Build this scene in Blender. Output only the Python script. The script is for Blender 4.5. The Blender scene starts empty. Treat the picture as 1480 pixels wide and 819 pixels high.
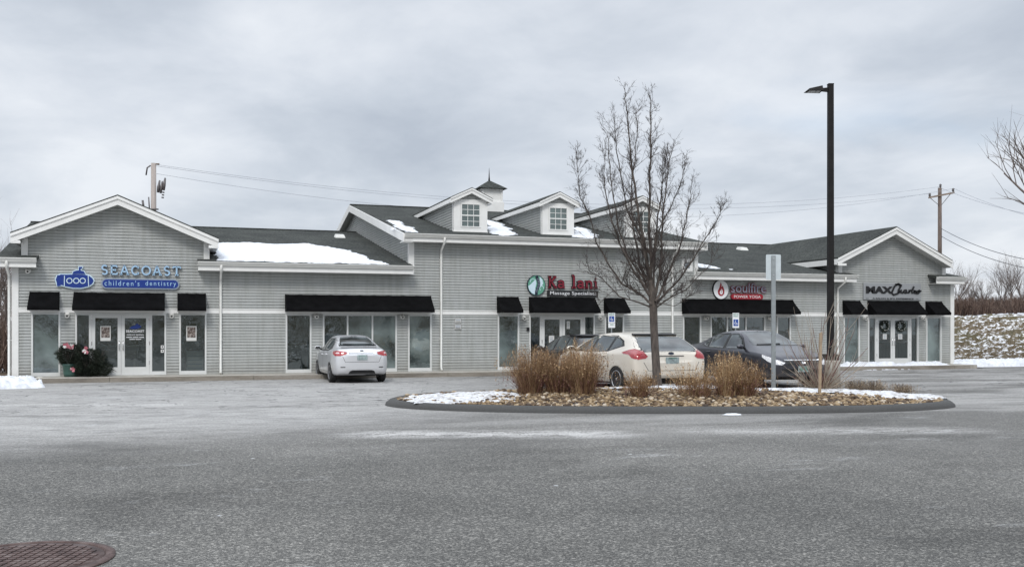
import bpy, bmesh, math, random
from math import sin, cos, pi, radians, sqrt
from mathutils import Vector, Matrix, noise
from mathutils.bvhtree import BVHTree
random.seed(7)
scene = bpy.context.scene
COL = scene.collection
# ------------------------------------------------------------ camera model
A = radians(18.56); SA = sin(A); CA = cos(A)
FPX = 1430.0; CX = 740.0; HY = 475.0; CH = 1.68
D0 = 35.0            # facade plane
def tY(px, Y): return Y / (CA - (px - CX) / FPX * SA)
def FX(px, Y=D0):
    u = (px - CX) / FPX
    return tY(px, Y) * (SA + u * CA)
def FZ(px, py, Y=D0): return CH + (HY - py) * tY(px, Y) / FPX
def W(r, t, z=0.0): return Vector((r * CA + t * SA, -r * SA + t * CA, z))
def WP(px, t, z=0.0): return W((px - CX) / FPX * t, t, z)
def sstep(a, b, x):
    x = max(0.0, min(1.0, (x - a) / (b - a))); return x * x * (3 - 2 * x)
def gz(x, y): return 0.12 * (1 - sstep(25.0, 31.5, y))
# ------------------------------------------------------------ materials
def srgb(r, g, b):
    f = lambda c: c / 12.92 if c <= .04045 else ((c + .055) / 1.055) ** 2.4
    return (f(r / 255), f(g / 255), f(b / 255), 1)
MATS = {}
class NT:
    def __init__(s, name):
        m = bpy.data.materials.new(name); m.use_nodes = True
        s.m = m; s.t = m.node_tree; s.n = s.t.nodes; s.l = s.t.links
        s.b = s.n['Principled BSDF']; s.out = s.n['Material Output']
        MATS[name] = m
    def new(s, kind, **kw):
        n = s.n.new(kind)
        for k, v in kw.items():
            if hasattr(n, k): setattr(n, k, v)
            else: n.inputs[k].default_value = v
        return n
    def link(s, a, b): s.l.new(a, b)
    def coord(s, scale=(1, 1, 1), kind='Object'):
        tc = s.new('ShaderNodeTexCoord'); mp = s.new('ShaderNodeMapping')
        mp.inputs['Scale'].default_value = scale
        s.link(tc.outputs[kind], mp.inputs['Vector']); return mp.outputs['Vector']
    def noise(s, scale, detail=4, rough=.55, vec=None, dist=0):
        n = s.new('ShaderNodeTexNoise'); n.inputs['Scale'].default_value = scale
        n.inputs['Detail'].default_value = detail; n.inputs['Roughness'].default_value = rough
        n.inputs['Distortion'].default_value = dist
        if vec is not None: s.link(vec, n.inputs['Vector'])
        return n.outputs['Fac']
    def ramp(s, fac, stops):
        r = s.new('ShaderNodeValToRGB'); e = r.color_ramp.elements
        while len(e) < len(stops): e.new(.5)
        for i, (p, c) in enumerate(stops):
            e[i].position = p; e[i].color = c if len(c) == 4 else (*c, 1)
        s.link(fac, r.inputs['Fac']); return r.outputs['Color']
    def mix(s, fac, a, b, mode='MIX'):
        n = s.new('ShaderNodeMix', data_type='RGBA', blend_type=mode)
        for sock, v in ((n.inputs[0], fac), (n.inputs[6], a), (n.inputs[7], b)):
            if hasattr(v, 'is_output'): s.link(v, sock)
            else: sock.default_value = v
        return n.outputs[2]
    def math(s, op, a, b=0.0, clamp=False):
        n = s.new('ShaderNodeMath', operation=op, use_clamp=clamp)
        for sock, v in ((n.inputs[0], a), (n.inputs[1], b)):
            if hasattr(v, 'is_output'): s.link(v, sock)
            else: sock.default_value = v
        return n.outputs[0]
    def bump(s, h, strength=.5, dist=.01):
        b = s.new('ShaderNodeBump'); b.inputs['Strength'].default_value = strength
        b.inputs['Distance'].default_value = dist
        s.link(h, b.inputs['Height']); s.link(b.outputs['Normal'], s.b.inputs['Normal'])
def g(v, t=0): return (v, v, v * (1 + t), 1)
def mat(name, col, rough=.6, metal=0, var=.12, scale=6, coat=0, spec=.5, bump=0, bscale=60, stretch=(1, 1, 1)):
    if name in MATS: return MATS[name]
    n = NT(name)
    v = n.coord(stretch)
    f = n.noise(scale, 5, .6, v)
    lo = tuple(c * (1 - var) for c in col[:3]) + (1,); hi = tuple(min(1, c * (1 + var)) for c in col[:3]) + (1,)
    n.link(n.ramp(f, [(.3, lo), (.7, hi)]), n.b.inputs['Base Color'])
    n.b.inputs['Roughness'].default_value = rough; n.b.inputs['Metallic'].default_value = metal
    n.b.inputs['Specular IOR Level'].default_value = spec
    n.b.inputs['Coat Weight'].default_value = coat; n.b.inputs['Coat Roughness'].default_value = .05
    if bump: n.bump(n.noise(bscale, 3, .6, v), bump, .01)
    return n.m
M_trim = mat('white_trim', (.74, .74, .72, 1), .5, var=.05, scale=2)
M_gutter = mat('gutter_enamel', (.66, .66, .63, 1), .4, var=.08, scale=3, stretch=(1, 1, 4))
M_alum = mat('painted_aluminium', (.62, .63, .62, 1), .4, var=.04)
M_black = mat('black_awning_canvas', (.0045, .0045, .005, 1), .9, var=.45, scale=3, spec=.08, bump=.4, bscale=300)
M_dark = mat('black_plastic', (.012, .012, .013, 1), .5)
M_rubber = mat('tyre_rubber', (.018, .018, .018, 1), .8, var=.3, scale=20)
M_pole = mat('dark_bronze_paint', (.011, .010, .010, 1), .7, var=.3, spec=.25)
M_galv = mat('galvanised_steel', (.33, .36, .37, 1), .45, metal=.6, var=.12, scale=9)
M_signback = mat('bare_aluminium_sheet', (.60, .66, .68, 1), .4, metal=.35, var=.06)
M_conc = mat('concrete', (.36, .34, .30, 1), .9, var=.25, scale=3, bump=.4, bscale=40)
M_chrome = mat('chrome', (.7, .7, .7, 1), .15, metal=1, var=.02)
M_bark = mat('grey_bark', (.075, .062, .053, 1), .9, var=.6, scale=14, bump=.8, bscale=30, stretch=(1, 1, .35))
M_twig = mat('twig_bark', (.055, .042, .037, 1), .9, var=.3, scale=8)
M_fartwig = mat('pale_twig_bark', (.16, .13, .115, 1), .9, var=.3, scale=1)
M_wood = mat('weathered_wood', (.20, .155, .12, 1), .85, var=.3, scale=6, stretch=(1, 1, .1))
M_stake = mat('raw_timber', (.34, .26, .18, 1), .8, var=.2)
M_pine = mat('pine_foliage', (.016, .024, .014, 1), .7, var=.5, scale=5)
M_potg = mat('green_glaze', (.045, .105, .09, 1), .35, var=.15)
M_pink = mat('pink_ribbon', (.42, .13, .16, 1), .6, var=.3)
M_paper = mat('paper', (.62, .62, .60, 1), .7, var=.03)
M_blue = mat('sign_blue', srgb(17, 50, 126), .35, var=.05)
M_ltblue = mat('pale_blue_face', srgb(150, 176, 190), .4, var=.04)
M_ltblue2 = mat('light_blue_letter', srgb(160, 195, 222), .4, var=.03)
M_greylt = mat('sign_grey_edge', srgb(135, 146, 160), .45, var=.03)
M_red = mat('maroon_face', srgb(120, 24, 42), .4, var=.08)
M_red2 = mat('crimson_face', srgb(150, 22, 38), .4, var=.05)
M_teal = mat('sea_green_face', srgb(92, 150, 128), .4, var=.05)
M_white = mat('white_vinyl', (.78, .79, .80, 1), .4, var=.02)
M_paleblue = mat('pale_sky_face', srgb(195, 215, 225), .4, var=.03)
M_navy = mat('navy_face', srgb(18, 30, 48), .4, var=.05)
M_ink = mat('black_letter', (.006, .006, .007, 1), .4, var=.1)
M_panel = mat('brushed_grey_panel', (.34, .35, .36, 1), .4, metal=.4, var=.06, scale=20, stretch=(.2, 1, 5))
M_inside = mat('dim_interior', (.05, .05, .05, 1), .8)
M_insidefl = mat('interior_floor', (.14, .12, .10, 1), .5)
M_soffit = mat('soffit_panel', (.50, .50, .48, 1), .7, var=.04)
M_insul = mat('porcelain_grey', (.10, .09, .09, 1), .4)
M_wire = mat('wire_sheath', (.08, .085, .10, 1), .6)
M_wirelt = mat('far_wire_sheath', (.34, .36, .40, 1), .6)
M_blueplate = mat('access_blue', srgb(30, 72, 150), .4)
M_greentxt = mat('pale_green_text', srgb(70, 130, 110), .5)
M_redwood = mat('red_stem', (.14, .06, .05, 1), .8, var=.4, scale=3)
M_greystem = mat('pale_stem', (.30, .25, .20, 1), .8, var=.35, scale=3)
# siding: grey boards, faint streaks
def m_siding():
    n = NT('grey_clapboard'); v = n.coord((.35, .35, 2.5)); f = n.noise(3, 5, .6, v)
    v2 = n.coord((3, 3, .25)); f2 = n.noise(2.2, 4, .6, v2)
    c = n.ramp(f, [(.3, (.375, .39, .382)), (.7, (.43, .44, .428))])
    c2 = n.ramp(f2, [(.35, (.86, .86, .84)), (.6, (1, 1, 1))])
    c = n.mix(1, c, c2, 'MULTIPLY')
    sp = n.new('ShaderNodeSeparateXYZ'); n.link(n.coord(), sp.inputs[0]); mr_ = n.new('ShaderNodeMapRange'); n.link(sp.outputs['Z'], mr_.inputs['Value'])
    mr_.inputs['From Min'].default_value = .0; mr_.inputs['From Max'].default_value = .55; mr_.inputs['To Min'].default_value = .55; mr_.inputs['To Max'].default_value = 0
    sf = n.noise(2.5, 5, .7, n.coord((1, 1, .8)))
    n.link(n.mix(n.math('MULTIPLY', mr_.outputs[0], sf), c, (.20, .18, .15, 1)), n.b.inputs['Base Color']); n.b.inputs['Roughness'].default_value = .62
    n.bump(n.noise(40, 3, .6, n.coord((.15, .15, 2))), .25, .004)
    return n.m
M_siding = m_siding()
def m_shingle():
    n = NT('asphalt_shingle'); co = n.coord((1, 1, 1))
    br = n.new('ShaderNodeTexBrick'); br.offset = .5; br.squash = 1
    br.inputs['Scale'].default_value = 1; br.inputs['Brick Width'].default_value = .33; br.inputs['Row Height'].default_value = .145
    br.inputs['Mortar Size'].default_value = .012; br.inputs['Color1'].default_value = (.018, .021, .020, 1); br.inputs['Color2'].default_value = (.044, .050, .047, 1)
    br.inputs['Mortar'].default_value = (.012, .013, .013, 1); br.inputs['Bias'].default_value = 0
    n.link(co, br.inputs['Vector'])
    f = n.noise(11, 4, .85, co); f3 = n.noise(.8, 3, .5, co)
    c = n.mix(.6, br.outputs['Color'], n.ramp(f, [(.38, (.010, .011, .011)), (.64, (.11, .117, .112))]))
    c = n.mix(1, c, n.ramp(f3, [(.3, (.8, .8, .8)), (.7, (1.25, 1.25, 1.2))]), 'MULTIPLY')
    n.link(c, n.b.inputs['Base Color']); n.b.inputs['Roughness'].default_value = .95
    n.b.inputs['Specular IOR Level'].default_value = .15
    n.bump(n.mix(.5, br.outputs['Fac'], f), .6, .012)
    return n.m
M_shingle = m_shingle()
def m_snow():
    n = NT('old_snow'); co = n.coord(); f = n.noise(5, 6, .7, co); f2 = n.noise(60, 3, .6, co)
    n.link(n.ramp(f, [(.3, (.52, .54, .58)), (.6, (.72, .74, .77))]), n.b.inputs['Base Color'])
    n.b.inputs['Roughness'].default_value = .7; n.b.inputs['Specular IOR Level'].default_value = .3
    n.bump(n.mix(.4, f, f2), .6, .03); return n.m
M_snow = m_snow()
def m_dsnow():
    n = NT('dirty_snow'); co = n.coord(); f = n.noise(7, 6, .75, co); f2 = n.noise(70, 3, .6, co)
    n.link(n.ramp(f, [(.37, (.16, .13, .10)), (.45, (.50, .50, .51)), (.6, (.70, .72, .75))]), n.b.inputs['Base Color'])
    n.b.inputs['Roughness'].default_value = .8
    n.bump(n.mix(.4, f, f2), .7, .04); return n.m
M_dsnow = m_dsnow()
def m_glass(name, tint, through, rough=.02, streak=0):
    # clear pane: reflects by angle, lets part of the light through, slight green body
    n = NT(name); n.n.remove(n.b)
    tr = n.new('ShaderNodeBsdfTransparent'); tr.inputs['Color'].default_value = through
    gl = n.new('ShaderNodeBsdfGlossy'); gl.inputs['Roughness'].default_value = rough; gl.inputs['Color'].default_value = (.85, .93, .93, 1)
    df = n.new('ShaderNodeBsdfDiffuse'); df.inputs['Color'].default_value = tint
    lw = n.new('ShaderNodeFresnel'); lw.inputs['IOR'].default_value = 2.25
    m1 = n.new('ShaderNodeMixShader'); m2 = n.new('ShaderNodeMixShader')
    if streak:
        f = n.noise(.7, 3, .5, n.coord((1.2, 1, 1.2)), dist=.2)
        r = n.new('ShaderNodeMapRange'); r.inputs['From Min'].default_value = .35; r.inputs['From Max'].default_value = .65
        r.inputs['To Min'].default_value = .15; r.inputs['To Max'].default_value = .15 + streak
        n.link(f, r.inputs['Value']); n.link(r.outputs[0], m1.inputs['Fac'])
    else: m1.inputs['Fac'].default_value = .12
    n.link(tr.outputs[0], m1.inputs[1]); n.link(df.outputs[0], m1.inputs[2])
    n.link(lw.outputs[0], m2.inputs['Fac']); n.link(m1.outputs[0], m2.inputs[1]); n.link(gl.outputs[0], m2.inputs[2])
    n.link(m2.outputs[0], n.out.inputs['Surface'])
    # gentle waviness so reflections break up
    b = n.new('ShaderNodeBump'); b.inputs['Strength'].default_value = .18; b.inputs['Distance'].default_value = .02
    n.link(n.noise(3.0, 2, .5, n.coord()), b.inputs['Height']); n.link(b.outputs['Normal'], gl.inputs['Normal'])
    return n.m
M_glass = m_glass('shop_glass', (.10, .13, .13, 1), (.62, .70, .68, 1))
M_frost = m_glass('frosted_film_glass', (.20, .25, .245, 1), (.25, .30, .29, 1), .04, streak=.8)
M_dormglass = m_glass('dormer_glass', (.10, .14, .13, 1), (.2, .25, .24, 1), .04, streak=.7)
def m_carglass():
    n = NT('tinted_car_glass'); n.b.inputs['Base Color'].default_value = (.012, .016, .017, 1)
    n.b.inputs['Roughness'].default_value = .04; n.b.inputs['IOR'].default_value = 1.9
    f = n.noise(2.2, 3, .5, n.coord())
    n.link(n.ramp(f, [(.4, (.008, .011, .012)), (.62, (.06, .075, .078))]), n.b.inputs['Base Color'])
    return n.m
M_carglass = m_carglass()
def m_paint(name, col, metal=.5, rough=.35, dirt=.25):
    n = NT(name); co = n.coord(); f = n.noise(5, 5, .65, co)
    sep = n.new('ShaderNodeSeparateXYZ'); n.link(co, sep.inputs[0])
    low = n.new('ShaderNodeMapRange'); low.inputs['From Min'].default_value = .25; low.inputs['From Max'].default_value = .62
    low.inputs['To Min'].default_value = 1; low.inputs['To Max'].default_value = 0; n.link(sep.outputs['Z'], low.inputs['Value'])
    d = n.math('MULTIPLY', n.math('MULTIPLY', low.outputs[0], f), dirt * 2.2, True)
    n.link(n.mix(d, col, (.22, .205, .19, 1)), n.b.inputs['Base Color'])
    n.b.inputs['Metallic'].default_value = metal
    n.link(n.math('ADD', n.math('MULTIPLY', d, .5), rough), n.b.inputs['Roughness'])
    n.b.inputs['Coat Weight'].default_value = .6; n.b.inputs['Coat Roughness'].default_value = .08
    return n.m
M_silver = m_paint('silver_paint', (.70, .71, .73, 1), .45, .30)
M_cream = m_paint('off_white_paint', (.72, .665, .575, 1), .12, .33)
M_char = m_paint('charcoal_paint', (.045, .046, .058, 1), .5, .3)
M_blackp = m_paint('black_paint', (.010, .010, .011, 1), .3, .25)
M_rim = mat('alloy_silver', (.5, .5, .52, 1), .35, metal=.8, var=.1)
def m_lens(name, col, em=0):
    n = NT(name); f = n.noise(30, 3, .5, n.coord((1, 1, 2)))
    n.link(n.ramp(f, [(.35, tuple(c * .6 for c in col[:3])), (.62, col[:3])]), n.b.inputs['Base Color'])
    n.b.inputs['Roughness'].default_value = .12; n.b.inputs['Coat Weight'].default_value = 1
    return n.m
M_redlens = m_lens('red_lens', (.40, .018, .024, 1))
M_clear = m_lens('clear_lens', (.80, .80, .82, 1))
M_plate = mat('licence_plate_face', (.27, .33, .33, 1), .5, var=.5, scale=14)
# asphalt with frost and de-icing salt
def m_asphalt():
    n = NT('salted_asphalt'); co = n.coord()
    sep = n.new('ShaderNodeSeparateXYZ'); n.link(co, sep.inputs[0])
    X, Y = sep.outputs['X'], sep.outputs['Y']
    # camera-independent ground axes rotated 18.6 degrees (the drive lane's direction)
    r = n.math('SUBTRACT', n.math('MULTIPLY', X, CA), n.math('MULTIPLY', Y, SA))
    t = n.math('ADD', n.math('MULTIPLY', X, SA), n.math('MULTIPLY', Y, CA))
    vor = n.new('ShaderNodeTexVoronoi'); vor.inputs['Scale'].default_value = 62; n.link(co, vor.inputs['Vector'])
    vc = n.new('ShaderNodeSeparateColor'); n.link(vor.outputs['Color'], vc.inputs[0])
    agg = n.ramp(vc.outputs[0], [(0, (.028, .028, .028)), (.55, (.085, .085, .083)), (.8, (.20, .20, .19)), (1, (.52, .51, .48))])
    vor2 = n.new('ShaderNodeTexVoronoi'); vor2.inputs['Scale'].default_value = 170; n.link(co, vor2.inputs['Vector'])
    vc2 = n.new('ShaderNodeSeparateColor'); n.link(vor2.outputs['Color'], vc2.inputs[0])
    agg2 = n.ramp(vc2.outputs[0], [(0, (.05, .05, .05)), (.7, (.13, .13, .125)), (1, (.50, .49, .46))])
    base = n.mix(.5, agg, agg2)
    big = n.noise(.22, 5, .6, co)
    base = n.mix(1, base, n.ramp(big, [(.35, (.60, .592, .575)), (.65, (.98, .965, .94))]), 'MULTIPLY')
    # general salt haze further out (worn lane) : where traffic tracked salt
    lane = n.coord((.22, .9, 1)); n.t.nodes[-1].inputs['Rotation'].default_value = (0, 0, radians(14))
    n1 = n.noise(.45, 7, .66, lane, dist=1.1)
    n2 = n.noise(3.5, 5, .7, n.coord((.5, 1.4, 1)))
    n3 = n.noise(26, 4, .7, co)
    def rng(v, a, b, c=0., d=1.):
        m = n.new('ShaderNodeMapRange', interpolation_type='SMOOTHSTEP')
        m.inputs['From Min'].default_value = a; m.inputs['From Max'].default_value = b
        m.inputs['To Min'].default_value = c; m.inputs['To Max'].default_value = d
        n.link(v, m.inputs['Value']); return m.outputs[0]
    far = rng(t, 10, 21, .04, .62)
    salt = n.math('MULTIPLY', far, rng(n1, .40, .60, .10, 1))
    # left lane is whiter, it reaches nearer on that side
    tl = n.math('ADD', t, n.math('MULTIPLY', r, -.55))
    left = n.math('MULTIPLY', rng(tl, 13.5, 20, 0, .95), rng(r, 3, -4))
    left = n.math('MULTIPLY', left, rng(n2, .25, .7, .45, 1))
    salt = n.math('MAXIMUM', salt, left)
    # a white drift line across the lane
    def streak(t0, wdt, r0, r1, amp, wav=.5):
        dd = n.math('ABSOLUTE', n.math('SUBTRACT', n.math('ADD', t, n.math('MULTIPLY', n.math('SUBTRACT', n1, .5), wav)), t0))
        m = rng(dd, wdt, 0, 0, amp)
        m = n.math('MULTIPLY', m, n.math('MULTIPLY', rng(r, r0, r0 + 1.6), rng(r, r1, r1 - 1.6)))
        return n.math('MULTIPLY', m, rng(n.math('ADD', n.math('MULTIPLY', n2, .6), n.math('MULTIPLY', n3, .4)), .38, .55))
    for args in ((14.7, .95, -3.4, 2.6, 1.25), (15.2, .9, 1.6, 8.0, .8), (17.0, .5, -12, -4, 1.0), (20.3, 1.2, -14, -5.5, 1.2), (12.6, .25, -9, -5, .5),
                 (23.5, 1.0, 8, 22, .7), (30.0, 1.6, -16, -4, .8), (31.5, .9, 1, 26, .6)):
        salt = n.math('MAXIMUM', salt, streak(*args))
    # small crumbs of ice
    vi = n.new('ShaderNodeTexVoronoi'); vi.inputs['Scale'].default_value = 1.5; n.link(n.coord((1, 1.3, 1)), vi.inputs['Vector'])
    nd = n.math('ADD', vi.outputs['Distance'], n.math('MULTIPLY', n.math('SUBTRACT', n3, .5), .14))
    crumbs = rng(nd, .055, .01)
    sel = n.new('ShaderNodeSeparateColor'); n.link(vi.outputs['Color'], sel.inputs[0])
    crumbs = n.math('MULTIPLY', crumbs, rng(sel.outputs[1], .72, .80))
    gr = n.math('MULTIPLY', rng(n3, .3, .75, .45, 1), 1.0)
    salt = n.math('MULTIPLY', salt, gr, True)
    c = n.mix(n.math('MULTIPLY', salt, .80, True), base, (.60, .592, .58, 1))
    c = n.mix(n.math('MULTIPLY', crumbs, .75, True), c, (.72, .74, .76, 1))
    # sealed cracks close to the kerb
    ck = n.noise(.5, 3, .5, n.coord((1, 1.6, 1)), dist=1.2)
    line = rng(n.math('ABSOLUTE', n.math('SUBTRACT', ck, .5)), .009, .004)
    line = n.math('MULTIPLY', line, rng(Y, 17.5, 22))
    c = n.mix(n.math('MULTIPLY', line, .8), c, (.03, .03, .031, 1))
    # damp and oil darkened patches
    dk = n.noise(.55, 5, .65, n.coord((.7, 1.1, 1)), dist=.5)
    c = n.mix(1, c, n.ramp(dk, [(.34, (.78, .78, .78)), (.46, (1, 1, 1))]), 'MULTIPLY')
    fr = n.noise(1.3, 6, .75, n.coord((.35, 1, 1)), dist=.4)
    fr2 = n.math('MULTIPLY', rng(fr, .58, .70), rng(n3, .42, .62, .2, 1))
    c = n.mix(n.math('MULTIPLY', fr2, .38), c, (.62, .63, .64, 1))
    n.link(c, n.b.inputs['Base Color'])
    n.link(rng(n1, .3, .7, .62, .85), n.b.inputs['Roughness'])
    n.b.inputs['Specular IOR Level'].default_value = .2
    n.bump(n.math('ADD', n.math('MULTIPLY', vor.outputs['Distance'], .6), n.math('MULTIPLY', vor2.outputs['Distance'], .4)), .55, .006)
    return n.m
M_asph = m_asphalt()
def m_kerbasph():
    n = NT('dark_berm_asphalt'); co = n.coord(); f = n.noise(60, 4, .7, co); f2 = n.noise(1.2, 4, .6, co)
    c = n.ramp(f, [(.3, (.018, .018, .018)), (.7, (.075, .075, .073))])
    n.link(n.mix(n.math('MULTIPLY', f2, .4), c, (.10, .10, .098, 1)), n.b.inputs['Base Color']); n.b.inputs['Roughness'].default_value = .9
    n.bump(f, .6, .01); return n.m
M_berm = m_kerbasph()
def m_kerbstone():
    n = NT('granite_kerb'); f = n.noise(1.0, 5, .7, n.coord((.5, 1, 3))); f2 = n.noise(35, 3, .7, n.coord())
    c = n.ramp(f, [(.35, (.11, .09, .065)), (.5, (.21, .18, .14)), (.65, (.30, .275, .235))])
    c = n.mix(.25, c, n.ramp(f2, [(.3, (.1, .1, .1)), (.7, (.45, .44, .42))]))
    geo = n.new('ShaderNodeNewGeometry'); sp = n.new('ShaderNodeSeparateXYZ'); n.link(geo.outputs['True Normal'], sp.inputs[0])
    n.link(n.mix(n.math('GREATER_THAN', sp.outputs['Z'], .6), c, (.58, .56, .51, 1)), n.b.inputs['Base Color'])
    n.b.inputs['Roughness'].default_value = .9; n.bump(f2, .4, .01); return n.m
M_kerb = m_kerbstone()
def m_soil():
    n = NT('leafy_soil'); co = n.coord(); f = n.noise(2.5, 6, .7, co); f2 = n.noise(40, 4, .7, co); f3 = n.noise(.12, 5, .6, co)
    c = n.ramp(f2, [(.3, (.035, .024, .017)), (.55, (.12, .085, .055)), (.75, (.24, .19, .14))])
    c = n.mix(n.ramp(f3, [(.50, (0, 0, 0)), (.62, (1, 1, 1))]), c, (.66, .68, .72, 1))
    n.link(c, n.b.inputs['Base Color']); n.b.inputs['Roughness'].default_value = .95; n.bump(f, .6, .05); return n.m
M_soil = m_soil()
def m_bank():
    n = NT('snowy_stone_bank'); co = n.coord((1, 1, 1)); st = n.coord((.9, 1.4, 3.0)); n.t.nodes[-1].inputs['Rotation'].default_value = (0, radians(14), 0)
    f = n.noise(4.6, 6, .75, st, dist=.5); f2 = n.noise(18, 4, .7, co)
    geo = n.new('ShaderNodeNewGeometry'); sp = n.new('ShaderNodeSeparateXYZ'); n.link(geo.outputs['Normal'], sp.inputs[0])
    rock = n.ramp(f2, [(.3, (.022, .018, .012)), (.5, (.12, .092, .055)), (.7, (.27, .21, .14))])
    moss = n.ramp(n.noise(.35, 4, .6, co), [(.45, (.0, .0, .0)), (.65, (1, 1, 1))])
    rock = n.mix(n.math('MULTIPLY', moss, .35), rock, (.10, .12, .05, 1))
    k = n.math('ADD', n.math('MULTIPLY', sp.outputs['Z'], 1.15), n.math('MULTIPLY', n.math('SUBTRACT', f, .5), 3.2))
    msk = n.new('ShaderNodeMapRange'); msk.inputs['From Min'].default_value = 1.02; msk.inputs['From Max'].default_value = 1.14
    n.link(k, msk.inputs['Value'])
    n.link(n.mix(msk.outputs[0], rock, (.74, .76, .79, 1)), n.b.inputs['Base Color'])
    n.b.inputs['Roughness'].default_value = .9; n.bump(n.mix(.5, f, f2), .8, .08); return n.m
M_bank = m_bank()
def m_island(name, stops, rough=.8, bump=0):
    n = NT(name); geo = n.new('ShaderNodeNewGeometry'); co = n.coord()
    c = n.ramp(geo.outputs['Random Per Island'], stops)
    f = n.noise(30, 3, .6, co)
    c = n.mix(1, c, n.ramp(f, [(.3, (.75, .75, .75)), (.7, (1.15, 1.15, 1.15))]), 'MULTIPLY')
    n.link(c, n.b.inputs['Base Color']); n.b.inputs['Roughness'].default_value = rough
    return n.m
M_stones = m_island('river_stones', [(0, (.035, .022, .015)), (.35, (.12, .075, .038)), (.65, (.24, .165, .085)), (.88, (.36, .27, .165)), (1, (.50, .44, .36))], .7)
M_grass = m_island('dry_grass', [(0, (.09, .045, .024)), (.35, (.19, .105, .052)), (.7, (.31, .19, .095)), (1, (.50, .36, .20))], .8)
M_grass2 = m_island('pale_dry_grass', [(0, (.20, .11, .05)), (.35, (.34, .21, .10)), (.7, (.47, .32, .17)), (1, (.62, .49, .31))], .8)
M_dryshrub = m_island('grey_dry_twigs', [(0, (.10, .07, .05)), (.5, (.24, .18, .12)), (1, (.42, .35, .26))], .9)
M_brush = m_island('brown_brush', [(0, (.045, .026, .020)), (.5, (.10, .062, .046)), (1, (.19, .135, .105))], .9)
# ------------------------------------------------------------ mesh builder
class MB:
    def __init__(s): s.v = []; s.f = []; s.mi = []; s.mats = []; s.sm = []
    def mat_i(s, m):
        if m not in s.mats: s.mats.append(m)
        return s.mats.index(m)
    def add(s, verts, faces, m, smooth=False):
        o = len(s.v); i = s.mat_i(m)
        s.v += [tuple(v) for v in verts]
        for f in faces: s.f.append(tuple(o + k for k in f)); s.mi.append(i); s.sm.append(smooth)
        return s
    def box(s, x0, x1, y0, y1, z0, z1, m, M=None):
        vs = [Vector((x, y, z)) for z in (z0, z1) for y in (y0, y1) for x in (x0, x1)]
        if M is not None: vs = [M @ v for v in vs]
        return s.add(vs, [(0, 2, 3, 1), (4, 5, 7, 6), (0, 1, 5, 4), (2, 6, 7, 3), (0, 4, 6, 2), (1, 3, 7, 5)], m)
    def hull8(s, pts, m):   # bottom 4 ccw, top 4 ccw
        return s.add(pts, [(3, 2, 1, 0), (4, 5, 6, 7), (0, 1, 5, 4), (1, 2, 6, 5), (2, 3, 7, 6), (3, 0, 4, 7)], m)
    def prism(s, poly, y0, y1, m, M=None):   # poly in (x,z), extruded along y
        n = len(poly)
        vs = [Vector((p[0], y0, p[1])) for p in poly] + [Vector((p[0], y1, p[1])) for p in poly]
        if M is not None: vs = [M @ v for v in vs]
        fs = [tuple(range(n)), tuple(range(2 * n - 1, n - 1, -1))] + [(i, i + n, (i + 1) % n + n, (i + 1) % n) for i in range(n)]
        return s.add(vs, fs, m)
    def tube(s, pts, rad, m, n=6, smooth=True, cap=True):
        pts = [Vector(p) for p in pts]
        if not hasattr(rad, '__len__'): rad = [rad] * len(pts)
        vs = []; up0 = None
        for i, p in enumerate(pts):
            d = (pts[min(i + 1, len(pts) - 1)] - pts[max(i - 1, 0)])
            if d.length < 1e-9: d = Vector((0, 0, 1))
            d.normalize()
            if up0 is None:
                up0 = Vector((1, 0, 0)) if abs(d.x) < .8 else Vector((0, 1, 0))
            a = (up0 - d * up0.dot(d)).normalized(); b = d.cross(a); up0 = a
            for k in range(n):
                w = 2 * pi * k / n; vs.append(p + (a * cos(w) + b * sin(w)) * rad[i])
        fs = []
        for i in range(len(pts) - 1):
            for k in range(n):
                fs.append((i * n + k, i * n + (k + 1) % n, (i + 1) * n + (k + 1) % n, (i + 1) * n + k))
        if cap: fs += [tuple(range(n - 1, -1, -1)), tuple(range((len(pts) - 1) * n, len(pts) * n))]
        return s.add(vs, fs, m, smooth)
    def lathe(s, prof, m, n=24, M=None, smooth=True):   # prof (r,z) around z
        vs = []
        for r, z in prof:
            for k in range(n):
                w = 2 * pi * k / n; v = Vector((r * cos(w), r * sin(w), z)); vs.append(M @ v if M is not None else v)
        fs = [(i * n + k, i * n + (k + 1) % n, (i + 1) * n + (k + 1) % n, (i + 1) * n + k) for i in range(len(prof) - 1) for k in range(n)]
        if prof[0][0] > 1e-6: fs.append(tuple(range(n - 1, -1, -1)))
        if prof[-1][0] > 1e-6: fs.append(tuple(range((len(prof) - 1) * n, len(prof) * n)))
        return s.add(vs, fs, m, smooth)
    def build(s, name, parent=None, origin=None):
        me = bpy.data.meshes.new(name)
        vs = s.v
        if origin is not None: vs = [tuple(Vector(v) - Vector(origin)) for v in vs]
        me.from_pydata(vs, [], s.f)
        for m in s.mats: me.materials.append(m)
        me.polygons.foreach_set('material_index', s.mi); me.polygons.foreach_set('use_smooth', s.sm)
        me.update()
        return link(name, me, parent, origin)
def link(name, me, parent=None, loc=None):
    o = bpy.data.objects.new(name, me); COL.objects.link(o)
    if parent is not None: o.parent = parent
    if loc is not None: o.location = loc
    return o
def tag(o, label=None, cat=None, group=None, kind=None):
    if label: o['label'] = label
    if cat: o['category'] = cat
    if group: o['group'] = group
    if kind: o['kind'] = kind
    return o
def thing(name, label, cat, loc=(0, 0, 0), rz=0, group=None):
    o = bpy.data.objects.new(name, None); COL.objects.link(o); o.location = loc; o.rotation_euler = (0, 0, rz)
    o.empty_display_size = .2
    return tag(o, label, cat, group)
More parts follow.
